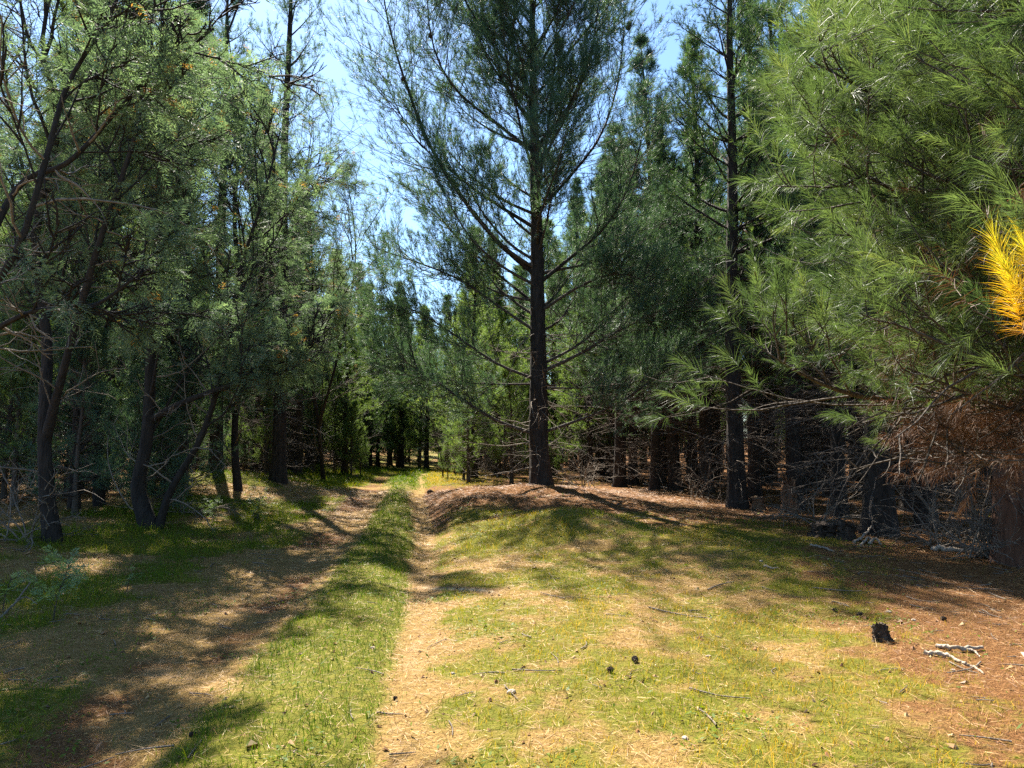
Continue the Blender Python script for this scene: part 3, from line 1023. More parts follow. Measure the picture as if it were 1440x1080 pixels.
    # cones on the upper limbs
    cm = cone_mesh()
    for (a, b, d) in [(604, 46, 20.2), (569, 108, 20.5), (880, 38, 21.4), (884, 30, 21.5), (665, 30, 21.5), (723, 42, 20.0)]:
        o = obj('pine_cone', cm, M['cone'], root)
        o.location = P(a, b, d) - base
        s = random.uniform(1.3, 1.8)
        o.scale = (s, s, s)
        o.rotation_euler = (random.uniform(2, 4), random.uniform(-.6, .6), random.uniform(0, 6))


def cone_mesh():
    g = Geo()
    k = 60
    i = np.arange(k)
    t = i / (k - 1)
    a = i * 2.39996
    r = 0.034 * np.sin(np.clip(t * 0.93 + 0.12, 0, 1) * math.pi) ** 0.7 + 0.003
    z = t * 0.1
    c = np.stack([np.cos(a) * r * 0.55, np.sin(a) * r * 0.55, z], -1)
    tipp = np.stack([np.cos(a) * r * 1.15, np.sin(a) * r * 1.15, z + 0.012], -1)
    sd = np.stack([-np.sin(a), np.cos(a), 0 * a], -1) * 0.011
    up = np.array([[0, 0, 0.009]])
    V = np.stack([c - sd * 0.6, c + sd * 0.6, tipp + sd, tipp - sd, tipp + up, c + up], 1).reshape(-1, 3)
    b = i[:, None] * 6
    F = np.concatenate([b + np.array([f]) for f in ((0, 1, 2), (0, 2, 3), (3, 2, 4), (0, 3, 4), (0, 4, 5), (1, 5, 4), (1, 4, 2))])
    g.add(V, F)
    core = np.stack([0 * t[::6], 0 * t[::6], z[::6]], -1)
    V, F = tubes(core[None], (r[::6] * 0.7)[None], 8)
    g.add(V, F)
    return g.mesh('pine_cone')


central_pine()


# ------------------------------------------------------------------ near pine whose boughs reach in from the right
def near_pine():
    tx, ty = 6.5, 6.6
    base = np.array([tx, ty, float(gz(tx, ty))])
    root = thing('pine_tree', tuple(base), 'near pine whose long-needled boughs hang into the right side of the view', 'pine tree')
    wood = Geo()
    line = trunk_line(11, 24, 0.04)
    add_trunk(wood, line, 0.2, 0.02, 14)
    obj('trunk', wood.mesh('trunk', True), M['bark_red'], root)
    left = lambda py: np.interp(py, [-250, 0, 60, 110, 160, 230, 300, 360, 430, 470, 500, 560, 640], [1060, 1090, 1020, 975, 965, 1080, 1110, 1170, 1190, 1110, 1120, 1150, 1220])
    limbs, tints = [], []

    def limb(path, r, t0=None):
        n = len(path)
        pts = [np.asarray(p, float) - base for p in path]
        z0 = pts[0][2] if t0 is None else t0
        st = at_height(line, z0)
        ln = smooth_line([st] + pts, 14)
        limbs.append(ln)
        g = Geo()
        V, F = tapered(ln[None], r, 0.006, 7, 0.8)
        g.add(V, F)
        obj('limb', g.mesh('limb', True), M['limb'], root)
        return ln
    # the long low pale limb
    limb([P(1440, 556, 5.9), P(1330, 560, 5.7), P(1255, 563, 5.5), P(1190, 552, 5.3), P(1135, 530, 5.2), P(1085, 500, 5.1)], 0.05, 1.75)
    n_main = 1
    main = limbs[0]
    for k in range(64):
        if k < 54:
            py = random.uniform(-170, 430)
        else:
            py = random.uniform(430, 520)
        l = float(left(py))
        f = random.random() ** 1.25
        px = l + 105 + (1480 - l) * f
        dep = random.uniform(4.3, 6.6) - 1.6 * max(0, (px - 1200) / 300)
        tip = P(px, py, dep)
        dx = tip - np.array([tx, ty, 0])
        mid1 = np.array([tx + dx[0] * 0.4, ty + dx[1] * 0.4, tip[2] - random.uniform(0.0, 0.5)])
        mid2 = np.array([tx + dx[0] * 0.75, ty + dx[1] * 0.75, tip[2] - random.uniform(0.05, 0.25)])
        limb([mid1, mid2, tip], random.uniform(0.02, 0.035), max(0.8, tip[2] - base[2] - random.uniform(0.4, 1.2)))
    for k in range(8):
        px, py, dep = random.uniform(1225, 1430), random.uniform(575, 655), random.uniform(5.0, 6.6)
        tip = P(px, py, dep)
        dx = tip - np.array([tx, ty, 0])
        limb([np.array([tx + dx[0] * 0.4, ty + dx[1] * 0.4, tip[2] + random.uniform(0.1, 0.35)]), np.array([tx + dx[0] * 0.75, ty + dx[1] * 0.75, tip[2] + random.uniform(0.0, 0.2)]), tip], random.uniform(0.012, 0.022), max(0.8, tip[2] - base[2] + 0.4))
    A = np.array(limbs)
    sm = Geo()
    # forked pale twigs of the low limb
    L2, pi, t2 = side_lines(A, 13, 0.4, 1.0, 0.24, 6, (22, 55), 0.35, 0.09, 0.55, 0.8)
    L2 = L2[L2[:, -1, 2] + base[2] > 1.25]
    V, F = tapered(L2, 0.009, 0.003, 4)
    sm.add(V, F)
    L3, pi3, _ = side_lines(L2, 4, 0.2, 1.0, 0.55, 5, (22, 60), 0.35, 0.12, 0.4, 0.9)
    V, F = tapered(L3, 0.005, 0.0025, 3)
    sm.add(V, F)
    obj('branch', sm.mesh('branch', True), M['limb'], root, kind='stuff')
    S, D, SL, si = shoots_on(L3, 1, 0.5, 0.2, 0.25, 0.3)
    S2, D2, SL2, si2 = shoots_on(L2, 2, 0.7, 0.24, 0.3, 0.3)
    S, D, SL = np.concatenate([S, S2]), np.concatenate([D, D2]), np.concatenate([SL, SL2])
    low = S[:, 2] + base[2] < np.where(S[:, 0] + base[0] < 2.9, 1.75, 1.32) + 0.14 * rng.normal(size=len(S))
    S, D, SL = S[~low], D[~low], SL[~low]
    wz = S + base
    dep = wz[:, 1]
    pxs = 720 + FPX * wz[:, 0] / dep
    pys = 622 - FPX * (wz[:, 2] - CAMZ) / dep
    browny = np.clip((pxs - 1130) / 200, 0, 1) * np.clip(1.3 - np.abs(pys - 640) / 95, 0, 1) * 1.2 * (pxs > 1190) + 0.16 * np.clip((pxs - 1180) / 200, 0, 1) * np.clip((pys - 180) / 120, 0, 1)
    isb = rng.random(len(S)) < browny
    g1, g2 = Geo(), Geo()
    tint = np.clip(rng.normal(0.35, 0.16, len(S)) + 0.5 * fbm(S[:, 0] + S[:, 2], S[:, 1], 0.8, 77) - 0.1, 0, 1)
    k = ~isb
    V, F, T = needles(S[k], D[k], SL[k] * 0.9, 84, 0.108, 0.0022, (8, 62), 0.12, tint[k], True, 0.85, 0.9)
    g1.add(V, F, T)
    obj('crown', g1.mesh('crown'), M['pine_near'], root)
    isb = isb & (rng.random(len(S)) < 0.62)
    V, F, T = needles(S[isb], D[isb], SL[isb], 55, 0.11, 0.0024, (25, 80), 0.45, tint[isb], True)
    g2.add(V, F, T)
    # a few hanging brown clusters
    for (a, b, d) in [(1268, 258, 5.0), (1300, 262, 5.2), (1418, 175, 3.6), (1392, 150, 3.8), (1385, 300, 4.8), (1345, 315, 5.0)]:
        s0 = P(a, b, d) - base
        m = 3
        St = s0 + rng.normal(0, 0.05, (m, 3))
        Dr = nrm(rng.normal(0, 0.4, (m, 3)) + np.array([0, 0, -0.9]))
        V, F, T = needles(St, Dr, np.full(m, 0.16), 70, 0.12, 0.0036, (15, 50), 0.5, np.full(m, 0.75), True)
        g2.add(V, F, T)
    obj('dead_needles', g2.mesh('dead_needles'), M['dead_needle'], root, label='rusty brown dead needles hanging under the green boughs')
    # golden shoot close to the lens
    gl = Geo()
    for (a, b, a2, b2, d) in [(1428, 440, 1398, 330, 2.9), (1455, 420, 1432, 318, 3.0), (1460, 450, 1412, 372, 2.8), (1440, 470, 1420, 395, 2.9), (1475, 410, 1442, 350, 2.8)]:
        s0, s1 = P(a, b, d) - base, P(a2, b2, d - 0.05) - base
        L = float(np.linalg.norm(s1 - s0))
        D1 = nrm((s1 - s0)[None])
        V, F, T = needles(s0[None], D1, np.array([L]), 210, 0.1, 0.0018, (14, 76), 0.05, np.array([0.6]), True, 0.8)
        T = np.repeat(np.clip(((V.reshape(-1, 5, 3)[:, 0] - s0) @ D1[0]) / L, 0, 1) * 0.9 + rng.normal(0, .08, len(V) // 5), 5)
        gl.add(V, F, T)
    obj('golden_shoot', gl.mesh('golden_shoot'), M['gold_needle'], root, label='bright golden yellow needle shoot at the right edge')
    gw = Geo()
    st = P(1470, 430, 2.9) - base
    ln = smooth_line([at_height(line, 3.2), (at_height(line, 3.0) + st) / 2 + np.array([0, 0, 0.15]), P(1560, 480, 3.1) - base, st, P(1412, 350, 2.85) - base], 14)
    V, F = tapered(ln[None], 0.025, 0.004, 6)
    gw.add(V, F)
    obj('limb', gw.mesh('limb', True), M['limb'], root)
    # pale buds at some shoot tips
    bd = Geo()
    kk = rng.choice(np.where(k)[0], 130, replace=False)
    Pl = np.stack([S[kk] + D[kk] * SL[kk][:, None], S[kk] + D[kk] * (SL[kk] + 0.025)[:, None], S[kk] + D[kk] * (SL[kk] + 0.05)[:, None]], 1)
    V, F = tubes(Pl, np.broadcast_to(np.array([0.004, 0.007, 0.001]), (130, 3)), 5)
    bd.add(V, F, 0.9)
    obj('bud', bd.mesh('bud', True), M['dead_needle'], root, kind='stuff')


near_pine()


# ------------------------------------------------------------------ wattles on the left
def fronds(S, D, L, pairs, pl, w, tint):
    N = len(S)
    t = np.linspace(0.15, 1.0, pairs)
    side = nrm(np.cross(D, np.array([0, 0, 1.0]) + 0.35 * rng.normal(size=(N, 3))))
    sag = np.array([0, 0, -0.25])
    base = S[:, None] + D[:, None] * (L[:, None] * t)[..., None] + sag * (L[:, None] * t ** 2)[..., None]
    shape = np.sin(np.clip(t * 0.8 + 0.2, 0, 1) * math.pi) ** 0.6 + 0.25
    out = []
    for sg in (-1, 1):
        d = nrm(sg * side[:, None] * 0.85 + D[:, None] * 0.6 + 0.15 * rng.normal(size=(N, pairs, 3)) + np.array([0, 0, -0.12]))
        ln = (pl * shape)[None, :, None] * rng.uniform(0.7, 1.2, (N, pairs, 1))
        tip = base + d * ln
        wv = nrm(D[:, None] + 0.3 * rng.normal(size=(N, pairs, 3))) * w / 2
        mid = base + d * ln * 0.5
        out.append(np.stack([base, mid - wv, tip, mid + wv], 2))
    Q = np.stack(out, 2).reshape(-1, 4, 3)
    M_ = len(Q)
    i = np.arange(M_)[:, None] * 4
    F = np.concatenate([i + np.array([[0, 1, 2]]), i + np.array([[0, 2, 3]])])
    T = np.repeat(tint, pairs * 2 * 4) + rng.normal(0, 0.04, M_ * 4)
    return Q.reshape(-1, 3), F, T


def wattle_parts(stems, per1=9, seed=0, H=9.0, low=0.3, nf=6, fl=0.24, dens=1.0, thr=0.44, top=99):
    """stems: list of (points, r0) in local space"""
    wood, leaf, dead, br = [], Geo(), Geo(), Geo()
    L1s, rads = [], []
    for pts, r0 in stems:
        ln = smooth_line(pts, 24)
        wg = Geo()
        add_trunk(wg, ln, r0, 0.012, 12, 0.25)
        wood.append(wg)
        A = ln[None]
        L1, _, tt = side_lines(A, per1, low, 1.0, 0.42, 12, (22, 50), 0.35, 0.1, 0.5, 0.5)
        L1s.append(L1)
        rads.append(np.full(len(L1), min(0.03, max(0.01, r0 * 0.33))))
    L1 = np.concatenate(L1s)
    V, F = tapered(L1, np.concatenate(rads), 0.006, 6)
    br.add(V, F)
    L2, _, _ = side_lines(L1, 10, 0.15, 1.0, 0.48, 8, (25, 55), 0.15, 0.12, 0.5, 0.7)
    V, F = tapered(L2, 0.013, 0.004, 4)
    br.add(V, F)
    L3, _, _ = side_lines(L2, 7, 0.15, 1.0, 0.5, 5, (25, 60), -0.1, 0.14, 0.5, 0.6)
    V, F = tapered(L3, 0.006, 0.003, 3)
    br.add(V, F)
    S, D, SL, _ = shoots_on(L3, nf, 0.15, fl, -0.1, 0.6)
    S2, D2, SL2, _ = shoots_on(L2, 3, 0.5, fl, -0.05, 0.5)
    S, D, SL = np.concatenate([S, S2]), np.concatenate([D, D2]), np.concatenate([SL, SL2])
    keep = rng.random(len(S)) < dens * np.where(S[:, 2] > top, 0.08, 1.0)
    S, D, SL = S[keep], D[keep], SL[keep]
    clump = fbm(S[:, 0] + S[:, 2] * 0.7, S[:, 1] + 0.5 * S[:, 2], 1.5, 15)
    keep = clump + rng.normal(0, 0.035, len(S)) > thr
    S, D, SL = S[keep], D[keep], SL[keep]
    tint = np.clip(rng.normal(0.42, 0.17, len(S)) + 0.3 * (rng.random(len(S)) < 0.03), 0, 1)
    tint = np.where(rng.random(len(S)) < 0.025, 1.0, np.minimum(tint, 0.9))
    V, F, T = fronds(S, D, SL, 8, 0.062, 0.014, tint)
    leaf.add(V, F, T)
    # pale dead twigs low on the stems
    Ds = []
    for pts, r0 in stems:
        ln = smooth_line(pts, 24)[None]
        B, _, _ = side_lines(ln, 9, 0.06, 0.6, 0.22, 9, (40, 85), 0.15, 0.17, 0.2, 0.5)
        Ds.append(B)
    B = np.concatenate(Ds)
    V, F = tapered(B, 0.016, 0.004, 4)
    dead.add(V, F)
    B2, _, _ = side_lines(B, 5, 0.2, 1, 0.45, 6, (30, 70), 0.1, 0.18)
    V, F = tapered(B2, 0.007, 0.003, 3)
    dead.add(V, F)
    return wood, leaf, dead, br


def wattle(label, stems_world, base, name='wattle_tree', **kw):
    stems = [([np.asarray(p, float) - base for p in pts], r) for pts, r in stems_world]
    wood, leaf, dead, br = wattle_parts(stems, top=1.5 + 0.55 * base[1] - base[2], **kw)
    r = thing(name, tuple(base), label, 'wattle tree')
    for i, wg in enumerate(wood):
        nm = 'limb' if i else 'trunk'
        obj(nm, wg.mesh(nm, True), M['bark_wattle'], r)
    obj('branch', br.mesh('branch', True), M['bark_wattle'], r, kind='stuff')
    obj('crown', leaf.mesh('crown'), M['wattle'], r)
    obj('dead_branch', dead.mesh('dead_branch', True), M['twig'], r, kind='stuff')
    return r


def gbase(px, py):
    q = ground_hit(px, py)
    return q - np.array([0, 0, 0.08])


# leftmost black trunk
b = gbase(75, 762); d = b[1]
wattle('leftmost black trunk with a kinked base and bare curling pale twigs', [
    ([b, P(66, 690, d), P(62, 600, d), P(66, 480, d + .2), P(50, 330, d + .3), P(80, 180, d), P(60, 60, d - .3), P(80, -40, d)], 0.1),
    ([P(64, 620, d), P(100, 480, d - .5), P(140, 340, d - .9), P(190, 190, d - 1.0), P(215, 60, d - .8)], 0.05),
], b, per1=11, low=0.32)
# J-shaped bent trunk with slender second stem
b = gbase(212, 742); d = b[1]
wattle('black J-shaped bent trunk with a high fork and a slender leaning second stem', [
    ([b, P(200, 712, d), P(194, 680, d), P(208, 610, d), P(212, 500, d), P(214, 400, d), P(222, 300, d), P(190, 200, d + .2), P(170, 80, d), P(180, -10, d)], 0.125),
    ([P(216, 330, d), P(226, 240, d), P(232, 120, d - .4), P(240, 40, d - .6)], 0.07),
    ([b + np.array([.12, 0, 0]), P(240, 690, d - .1), P(285, 610, d - .2), P(318, 500, d - .3), P(335, 390, d - .3), P(370, 280, d - .2), P(395, 180, d)], 0.055),
    ([P(213, 590, d), P(260, 565, d - .3), P(330, 540, d - .5), P(400, 520, d - .4), P(455, 470, d)], 0.04),
], b, per1=10, low=0.3, dens=0.65)
# wattle draped before the tallest left pine
b = gbase(455, 676); d = b[1] - 0.0
DR = dict(per1=13, low=0.12, thr=0.3)
wattle('feathery wattle draped in front of the tallest left pine beside the track', [
    ([b, P(448, 600, d - 1), P(436, 500, d - 1.6), P(440, 380, d - 2), P(430, 270, d - 2.2), P(440, 170, d - 2.2)], 0.07),
    ([P(448, 600, d - 1), P(480, 480, d - 1.4), P(500, 360, d - 1.6), P(490, 260, d - 1.8)], 0.045),
], b, **DR)
# back left wattles filling the upper left
b = gbase(335, 690); d = b[1]
wattle('leafy grey-green wattle between the slender leaning stem and the tallest left pine', [
    ([b, P(330, 600, d), P(345, 450, d - .5), P(330, 320, d - .8), P(335, 180, d - 1), P(320, 40, d - 1)], 0.09),
    ([P(338, 500, d), P(370, 380, d - .6), P(385, 250, d - 1), P(380, 150, d - 1)], 0.05),
], b, per1=12, low=0.18)
b = gbase(140, 712); d = b[1]
wattle('leafy wattle rising behind the gap between the two black trunks on the left', [
    ([b, P(135, 600, d), P(120, 450, d), P(150, 300, d - .4), P(130, 150, d - .6), P(150, -20, d - .8)], 0.09),
    ([P(128, 520, d), P(180, 380, d - .6), P(230, 240, d - .8), P(265, 100, d - 1)], 0.05),
    ([P(125, 480, d), P(60, 340, d + .3), P(20, 180, d + .5), P(0, 40, d)], 0.05),
], b, per1=12, low=0.18)
# near limbs hanging in from the left edge
b = np.array([-6.9, 7.6, float(gz(-6.9, 7.6)) - .1]); d = 7.4
wattle('near wattle leaning in over the left edge with reddish crooked limbs', [
    ([b, P(-150, 560, d), P(-60, 460, d), P(20, 360, d - .2), P(60, 240, d - .2), P(95, 120, d), P(160, 10, d), P(200, -100, d)], 0.03),
    ([P(-150, 580, d), P(-60, 500, d), P(40, 440, d - .1), P(130, 430, d), P(190, 390, d)], 0.02),
    ([P(-60, 460, d), P(20, 270, d + .4), P(100, 225, d + .4), P(190, 130, d + .5), P(300, 40, d + .5)], 0.024),
], b, per1=7, low=0.5, dens=0.4)


# ------------------------------------------------------------------ small things on the ground
def lump_mesh(name, rx, ry, rz, seg=14, rough=0.2, topcut=None):
    th = np.linspace(0, math.pi, seg)
    ph = np.arange(seg * 2) * math.pi / seg
    T, Ph = np.meshgrid(th, ph, indexing='ij')
    o = rng.random() * 50
    V = np.stack([np.sin(T) * np.cos(Ph), np.sin(T) * np.sin(Ph), np.cos(T)], -1).reshape(-1, 3)
    nz = fbm(V[:, 0] + V[:, 2] * 1.7 + o, V[:, 1] - V[:, 2] + o, 0.6) - 0.5
    V = V * (1 + rough * 2 * nz)[:, None] * np.array([rx, ry, rz])
    n2 = seg * 2
    idx = np.arange(seg * n2).reshape(seg, n2)
    A, B = idx[:-1], idx[1:]
    F = np.stack([A, B, np.roll(B, -1, 1), np.roll(A, -1, 1)], -1).reshape(-1, 4)
    return make_mesh(name, V, F, {'tint': np.full(len(V), .5)}, True)


def stump(px, py, r, h, label, mat='stump', jag=0.25, cutmat=None, tilt=0.0, name='tree_stump'):
    q = ground_hit(px, py)
    root = thing(name, tuple(q), label, 'tree stump')
    root.rotation_euler = (0, tilt, random.random() * 6)
    s, k = 26, 12
    a = np.arange(s) * 2 * math.pi / s
    ridge = 1 + 0.16 * np.sin(a * 5 + 1) + 0.08 * np.sin(a * 11 + 2) + rng.normal(0, 0.03, s)
    topz = h * (1 + jag * (np.sin(a * 2 + rng.random() * 6) * 0.6 + rng.normal(0, 0.4, s)))
    z = np.linspace(-0.08, 1, k)
    V = []
    for zi in z:
        rr = r * (1 + 0.45 * math.exp(-max(zi, 0) * 5)) * ridge
        V.append(np.stack([rr * np.cos(a), rr * np.sin(a), zi * topz], -1))
    V = np.array(V) + rng.normal(0, 0.012 * r / 0.1, (k, s, 3)) * np.array([1, 1, .5])
    idx = np.arange(k * s).reshape(k, s)
    A, B = idx[:-1], idx[1:]
    F = np.stack([A, np.roll(A, -1, 1), np.roll(B, -1, 1), B], -1).reshape(-1, 4)
    obj('bark_shell', make_mesh('bark_shell', V.reshape(-1, 3), F, None, True), M[mat], root)
    # broken or sawn face
    rings = 5
    W = []
    for j in range(rings):
        f = 1 - j / (rings - 0.99)
        ring = V[-1] * np.array([f, f, 1]) * np.array([.97, .97, 1])
        ring[:, 2] = ring[:, 2] * f + (1 - f) * h * (0.8 if jag > .1 else 1) + rng.normal(0, jag * h * 0.12, s) * (j < rings - 1)
        W.append(ring)
    W = np.array(W)
    idx = np.arange(rings * s).reshape(rings, s)
    A, B = idx[:-1], idx[1:]
    F = np.stack([A, np.roll(A, -1, 1), np.roll(B, -1, 1), B], -1).reshape(-1, 4)
    obj('broken_top' if cutmat is None else 'sawn_face', make_mesh('stump_top', W.reshape(-1, 3), F, None, False), M[cutmat or mat], root)
    return root


stump(1240, 902, 0.055, 0.13, 'small charred stump standing alone in the sunlit meadow', jag=0.1, tilt=0.15)
stump(1065, 716, 0.15, 0.3, 'sawn reddish stump on the crest of the needle bank, before the thick trunk', 'stump_red', 0.06, 'cut')
stump(1110, 720, 0.16, 0.62, 'broken jagged stump right of the sawn stump at the bank crest', 'stump_red', 0.5)
stump(1160, 755, 0.19, 0.22, 'low weathered grey stump, left one of the pair below the bank', 'stump', 0.12)
stump(1190, 758, 0.12, 0.22, 'narrow dark stump, right one of the pair below the bank', 'stump', 0.4)
stump(692, 664, 0.1, 0.3, 'short broken stump beside the fallen pale branches on the mound', 'stump', 0.4)


def stick(paths, r, label, mat='pale', name='dead_branch', cat='branch', lift=0.02):
    """paths: list of pixel polylines lying on the ground, each (pts, r)"""
    q0 = ground_hit(*paths[0][0][0])
    root = thing(name, tuple(q0), label, cat)
    g = Geo()
    for pts, rr, lifts in paths:
        w = []
        for (p, l) in zip(pts, lifts):
            q = ground_hit(*p)
            w.append(q + np.array([0, 0, l + rr * 0.7]) - q0)
        ln = smooth_line(w, 16)
        ln = ln + rng.normal(0, rr * 0.25, ln.shape)
        V, F = tubes(ln[None], (rr * (1 - 0.45 * np.linspace(0, 1, 16)) * rng.uniform(0.8, 1.2, 16))[None], 8)
        g.add(V, F)
        for e in (0, -1):
            c = ln[e]
            ring = V.reshape(16, 8, 3)[e]
            g.add(np.vstack([ring, c[None]]), np.array([[i, (i + 1) % 8, 8] for i in range(8)]))
    obj('wood', g.mesh('stick', True), M[mat], root)


stick([([(1302, 921), (1330, 926), (1358, 936)], 0.02, (0, 0.01, 0)), ([(1362, 938), (1372, 941), (1384, 949)], 0.011, (0, 0, 0))], 0.02, 'straight bleached stick lying on rust needles at lower right')
stick([([(1318, 911), (1345, 917), (1382, 914)], 0.018, (0.0, 0.015, 0.01)), ([(1352, 917), (1368, 919), (1379, 925)], 0.012, (0.01, 0.01, 0))], 0.02, 'forked bleached stick lying just above the straight one at lower right')
stick([([(1310, 774), (1350, 778), (1380, 779)], 0.045, (0, 0.02, 0))], 0.04, 'pale fallen log in front of the tangle of dead twigs', name='fallen_log', cat='log')
stick([([(1140, 768), (1158, 772), (1172, 776)], 0.022, (0, 0, 0))], 0.02, 'thin pale stick lying below the pair of weathered stumps')
stick([([(1202, 764), (1215, 760), (1228, 752)], 0.026, (0, 0.06, 0.16)), ([(1222, 766), (1232, 764), (1240, 768)], 0.024, (0, .05, 0)), ([(1210, 768), (1222, 762), (1226, 766)], 0.02, (0, .05, 0))], 0.05, 'pale split wood heap at the foot of the stout black pine', name='split_wood', cat='wood')
stick([([(1075, 797), (1085, 801), (1094, 800)], 0.014, (0, 0.01, 0))], 0.01, 'pale stick in the shaded grass left of the meadow edge')
stick([([(700, 672), (690, 655), (680, 640), (672, 628)], 0.05, (0, .25, .6, 1.0)), ([(706, 670), (696, 652), (704, 625), (700, 604)], 0.04, (0, .3, .8, 1.5)), ([(690, 655), (670, 648), (655, 652)], 0.03, (.25, .4, .3))], 0.05, 'bleached fallen branches propped on the mound left of the central pine', mat='pale')
stick([([(905, 682), (930, 686), (960, 692)], 0.03, (0, .02, 0))], 0.03, 'pale fallen branch on the bank right of the central pine')
stick([([(0, 872), (22, 860), (42, 852)], 0.012, (0, .08, .22)), ([(22, 860), (36, 856), (52, 858)], 0.007, (.08, .1, .05))], 0.01, 'grey twig among the dry litter at the left edge', mat='twig')


def shrub_dead(px, py, n, L, label, spread=1.0, sc=1.0):
    q = ground_hit(px, py)
    root = thing('dead_shrub', tuple(q), label, 'dead shrub')
    g = Geo()
    az = rng.random(n) * 2 * math.pi
    el = np.radians(rng.uniform(10, 80, n))
    D = np.stack([np.cos(az) * np.cos(el), np.sin(az) * np.cos(el), np.sin(el)], -1)
    S = rng.normal(0, 0.12 * spread, (n, 3)) * np.array([1, 1, 0])
    B = grow(S, D, L * rng.uniform(0.6, 1.2, n), 10, -0.5, 0.14)
    V, F = tapered(B, 0.014 * sc, 0.005, 5)
    g.add(V, F)
    B2, _, _ = side_lines(B, 7, 0.15, 1, 0.5, 7, (25, 65), -0.1, 0.15)
    V, F = tapered(B2, 0.007, 0.003, 3)
    g.add(V, F)
    B3, _, _ = side_lines(B2, 3, 0.2, 1, 0.5, 5, (25, 65), -0.1, 0.15)
    V, F = tapered(B3, 0.004, 0.0025, 3)
    g.add(V, F)
    obj('twigs', g.mesh('twigs', True), M['twig'], root)
    return root


shrub_dead(1385, 785, 26, 1.5, 'tangle of pale dead twigs in front of the red-brown trunk at right')
shrub_dead(1320, 770, 12, 1.1, 'smaller spray of dead twigs left of the big pale tangle')
shrub_dead(715, 668, 16, 1.9, 'grey dead brush behind the bleached fallen branches on the mound')
shrub_dead(818, 686, 14, 1.5, 'grey dead brush at the right foot of the central pine')
shrub_dead(262, 722, 10, 1.1, 'bare dead twigs springing beside the slender leaning stem on the left')
shrub_dead(30, 760, 12, 1.3, 'bare pale twigs at the left edge beside the leftmost black trunk')
shrub_dead(985, 700, 12, 1.6, 'dead twigs in shade between the thin trunks and the thick trunk')
shrub_dead(1150, 740, 12, 1.3, 'dead twigs in shade behind the pair of weathered stumps')


# bare saplings by the track end
def saplings():
    k = 0
    for px, py, h, lab in [(622, 672, 5.5, 'thin bare sapling right of the track end, tallest and leftmost of the cluster'),
                           (640, 668, 4.0, 'second thin sapling from the left in the cluster right of the track end'),
                           (657, 666, 5.0, 'thin sapling standing alone in the bright grass behind the mound'),
                           (676, 660, 4.2, 'thin sapling just left of the bleached fallen branches'),
                           (630, 664, 3.5, 'short thin sapling behind the tallest sapling')]:
        q = ground_hit(px, py)
        root = thing('sapling', tuple(q), lab, 'sapling', 'bare saplings by the track end')
        g, lf = Geo(), Geo()
        D0 = nrm(np.array([[random.gauss(0, .06), random.gauss(0, .06), 1], [random.gauss(0, .1), 0.1, 1]]))
        A = grow(np.array([[0, 0, -.05], [0.05, 0, -.05]]), D0, np.array([h, h * .8]), 14, 0.1, 0.05)
        V, F = tapered(A, 0.035, 0.008, 6)
        g.add(V, F)
        B, _, _ = side_lines(A, 12, 0.3, 1, 0.28, 7, (20, 45), 0.4, 0.1)
        V, F = tapered(B, 0.012, 0.004, 4)
        g.add(V, F)
        B2, _, _ = side_lines(B, 5, 0.2, 1, 0.4, 4, (25, 55), 0.2, 0.12)
        V, F = tapered(B2, 0.006, 0.003, 3)
        g.add(V, F)
        obj('stem', g.mesh('stem', True), M['limb'], root)
        S, D, SL, _ = shoots_on(B2, 1, 0.5, 0.15, 0.1, 0.5)
        V, F, T = needles(S, D, SL, 8, 0.09, 0.014, (30, 80))
        lf.add(V, F, T)
        obj('leaves', lf.mesh('leaves'), M['pine_young'], root)


saplings()


# fern-like seedlings
def seedling(px, py, h, n, label):
    q = ground_hit(px, py)
    root = thing('seedling', tuple(q), label, 'seedling')
    g, lf = Geo(), Geo()
    A = grow(np.zeros((1, 3)), np.array([[0.1, 0, 1.0]]), np.array([h]), 10, 0, 0.06)
    V, F = tapered(A, 0.006, 0.002, 5)
    g.add(V, F)
    B, _, _ = side_lines(A, n, 0.2, 1, 0.5, 6, (40, 70), -0.2, 0.06, 0.5, 0.3)
    V, F = tapered(B, 0.003, 0.0015, 3)
    g.add(V, F)
    obj('stem', g.mesh('stem', True), M['limb'], root)
    S, D, SL, _ = shoots_on(B, 5, 0.1, h * 0.28, 0.0, 0.5)
    V, F, T = fronds(S, D, SL, 8, h * 0.085, h * 0.022, rng.random(len(S)))
    lf.add(V, F, T)
    obj('leaves', lf.mesh('leaves'), M['fern'], root)


seedling(75, 872, 0.5, 16, 'feathery pale seedling in the litter near the left edge')
seedling(4, 866, 0.35, 9, 'feathery seedling cut off by the left edge of the view')
seedling(178, 832, 0.22, 7, 'small seedling in shaded grass right of the larger feathery one')
seedling(362, 730, 0.55, 11, 'bright feathery seedling in grass below the tallest left pine')
seedling(300, 735, 0.5, 10, 'shaded feathery seedling right of the J-shaped trunk')

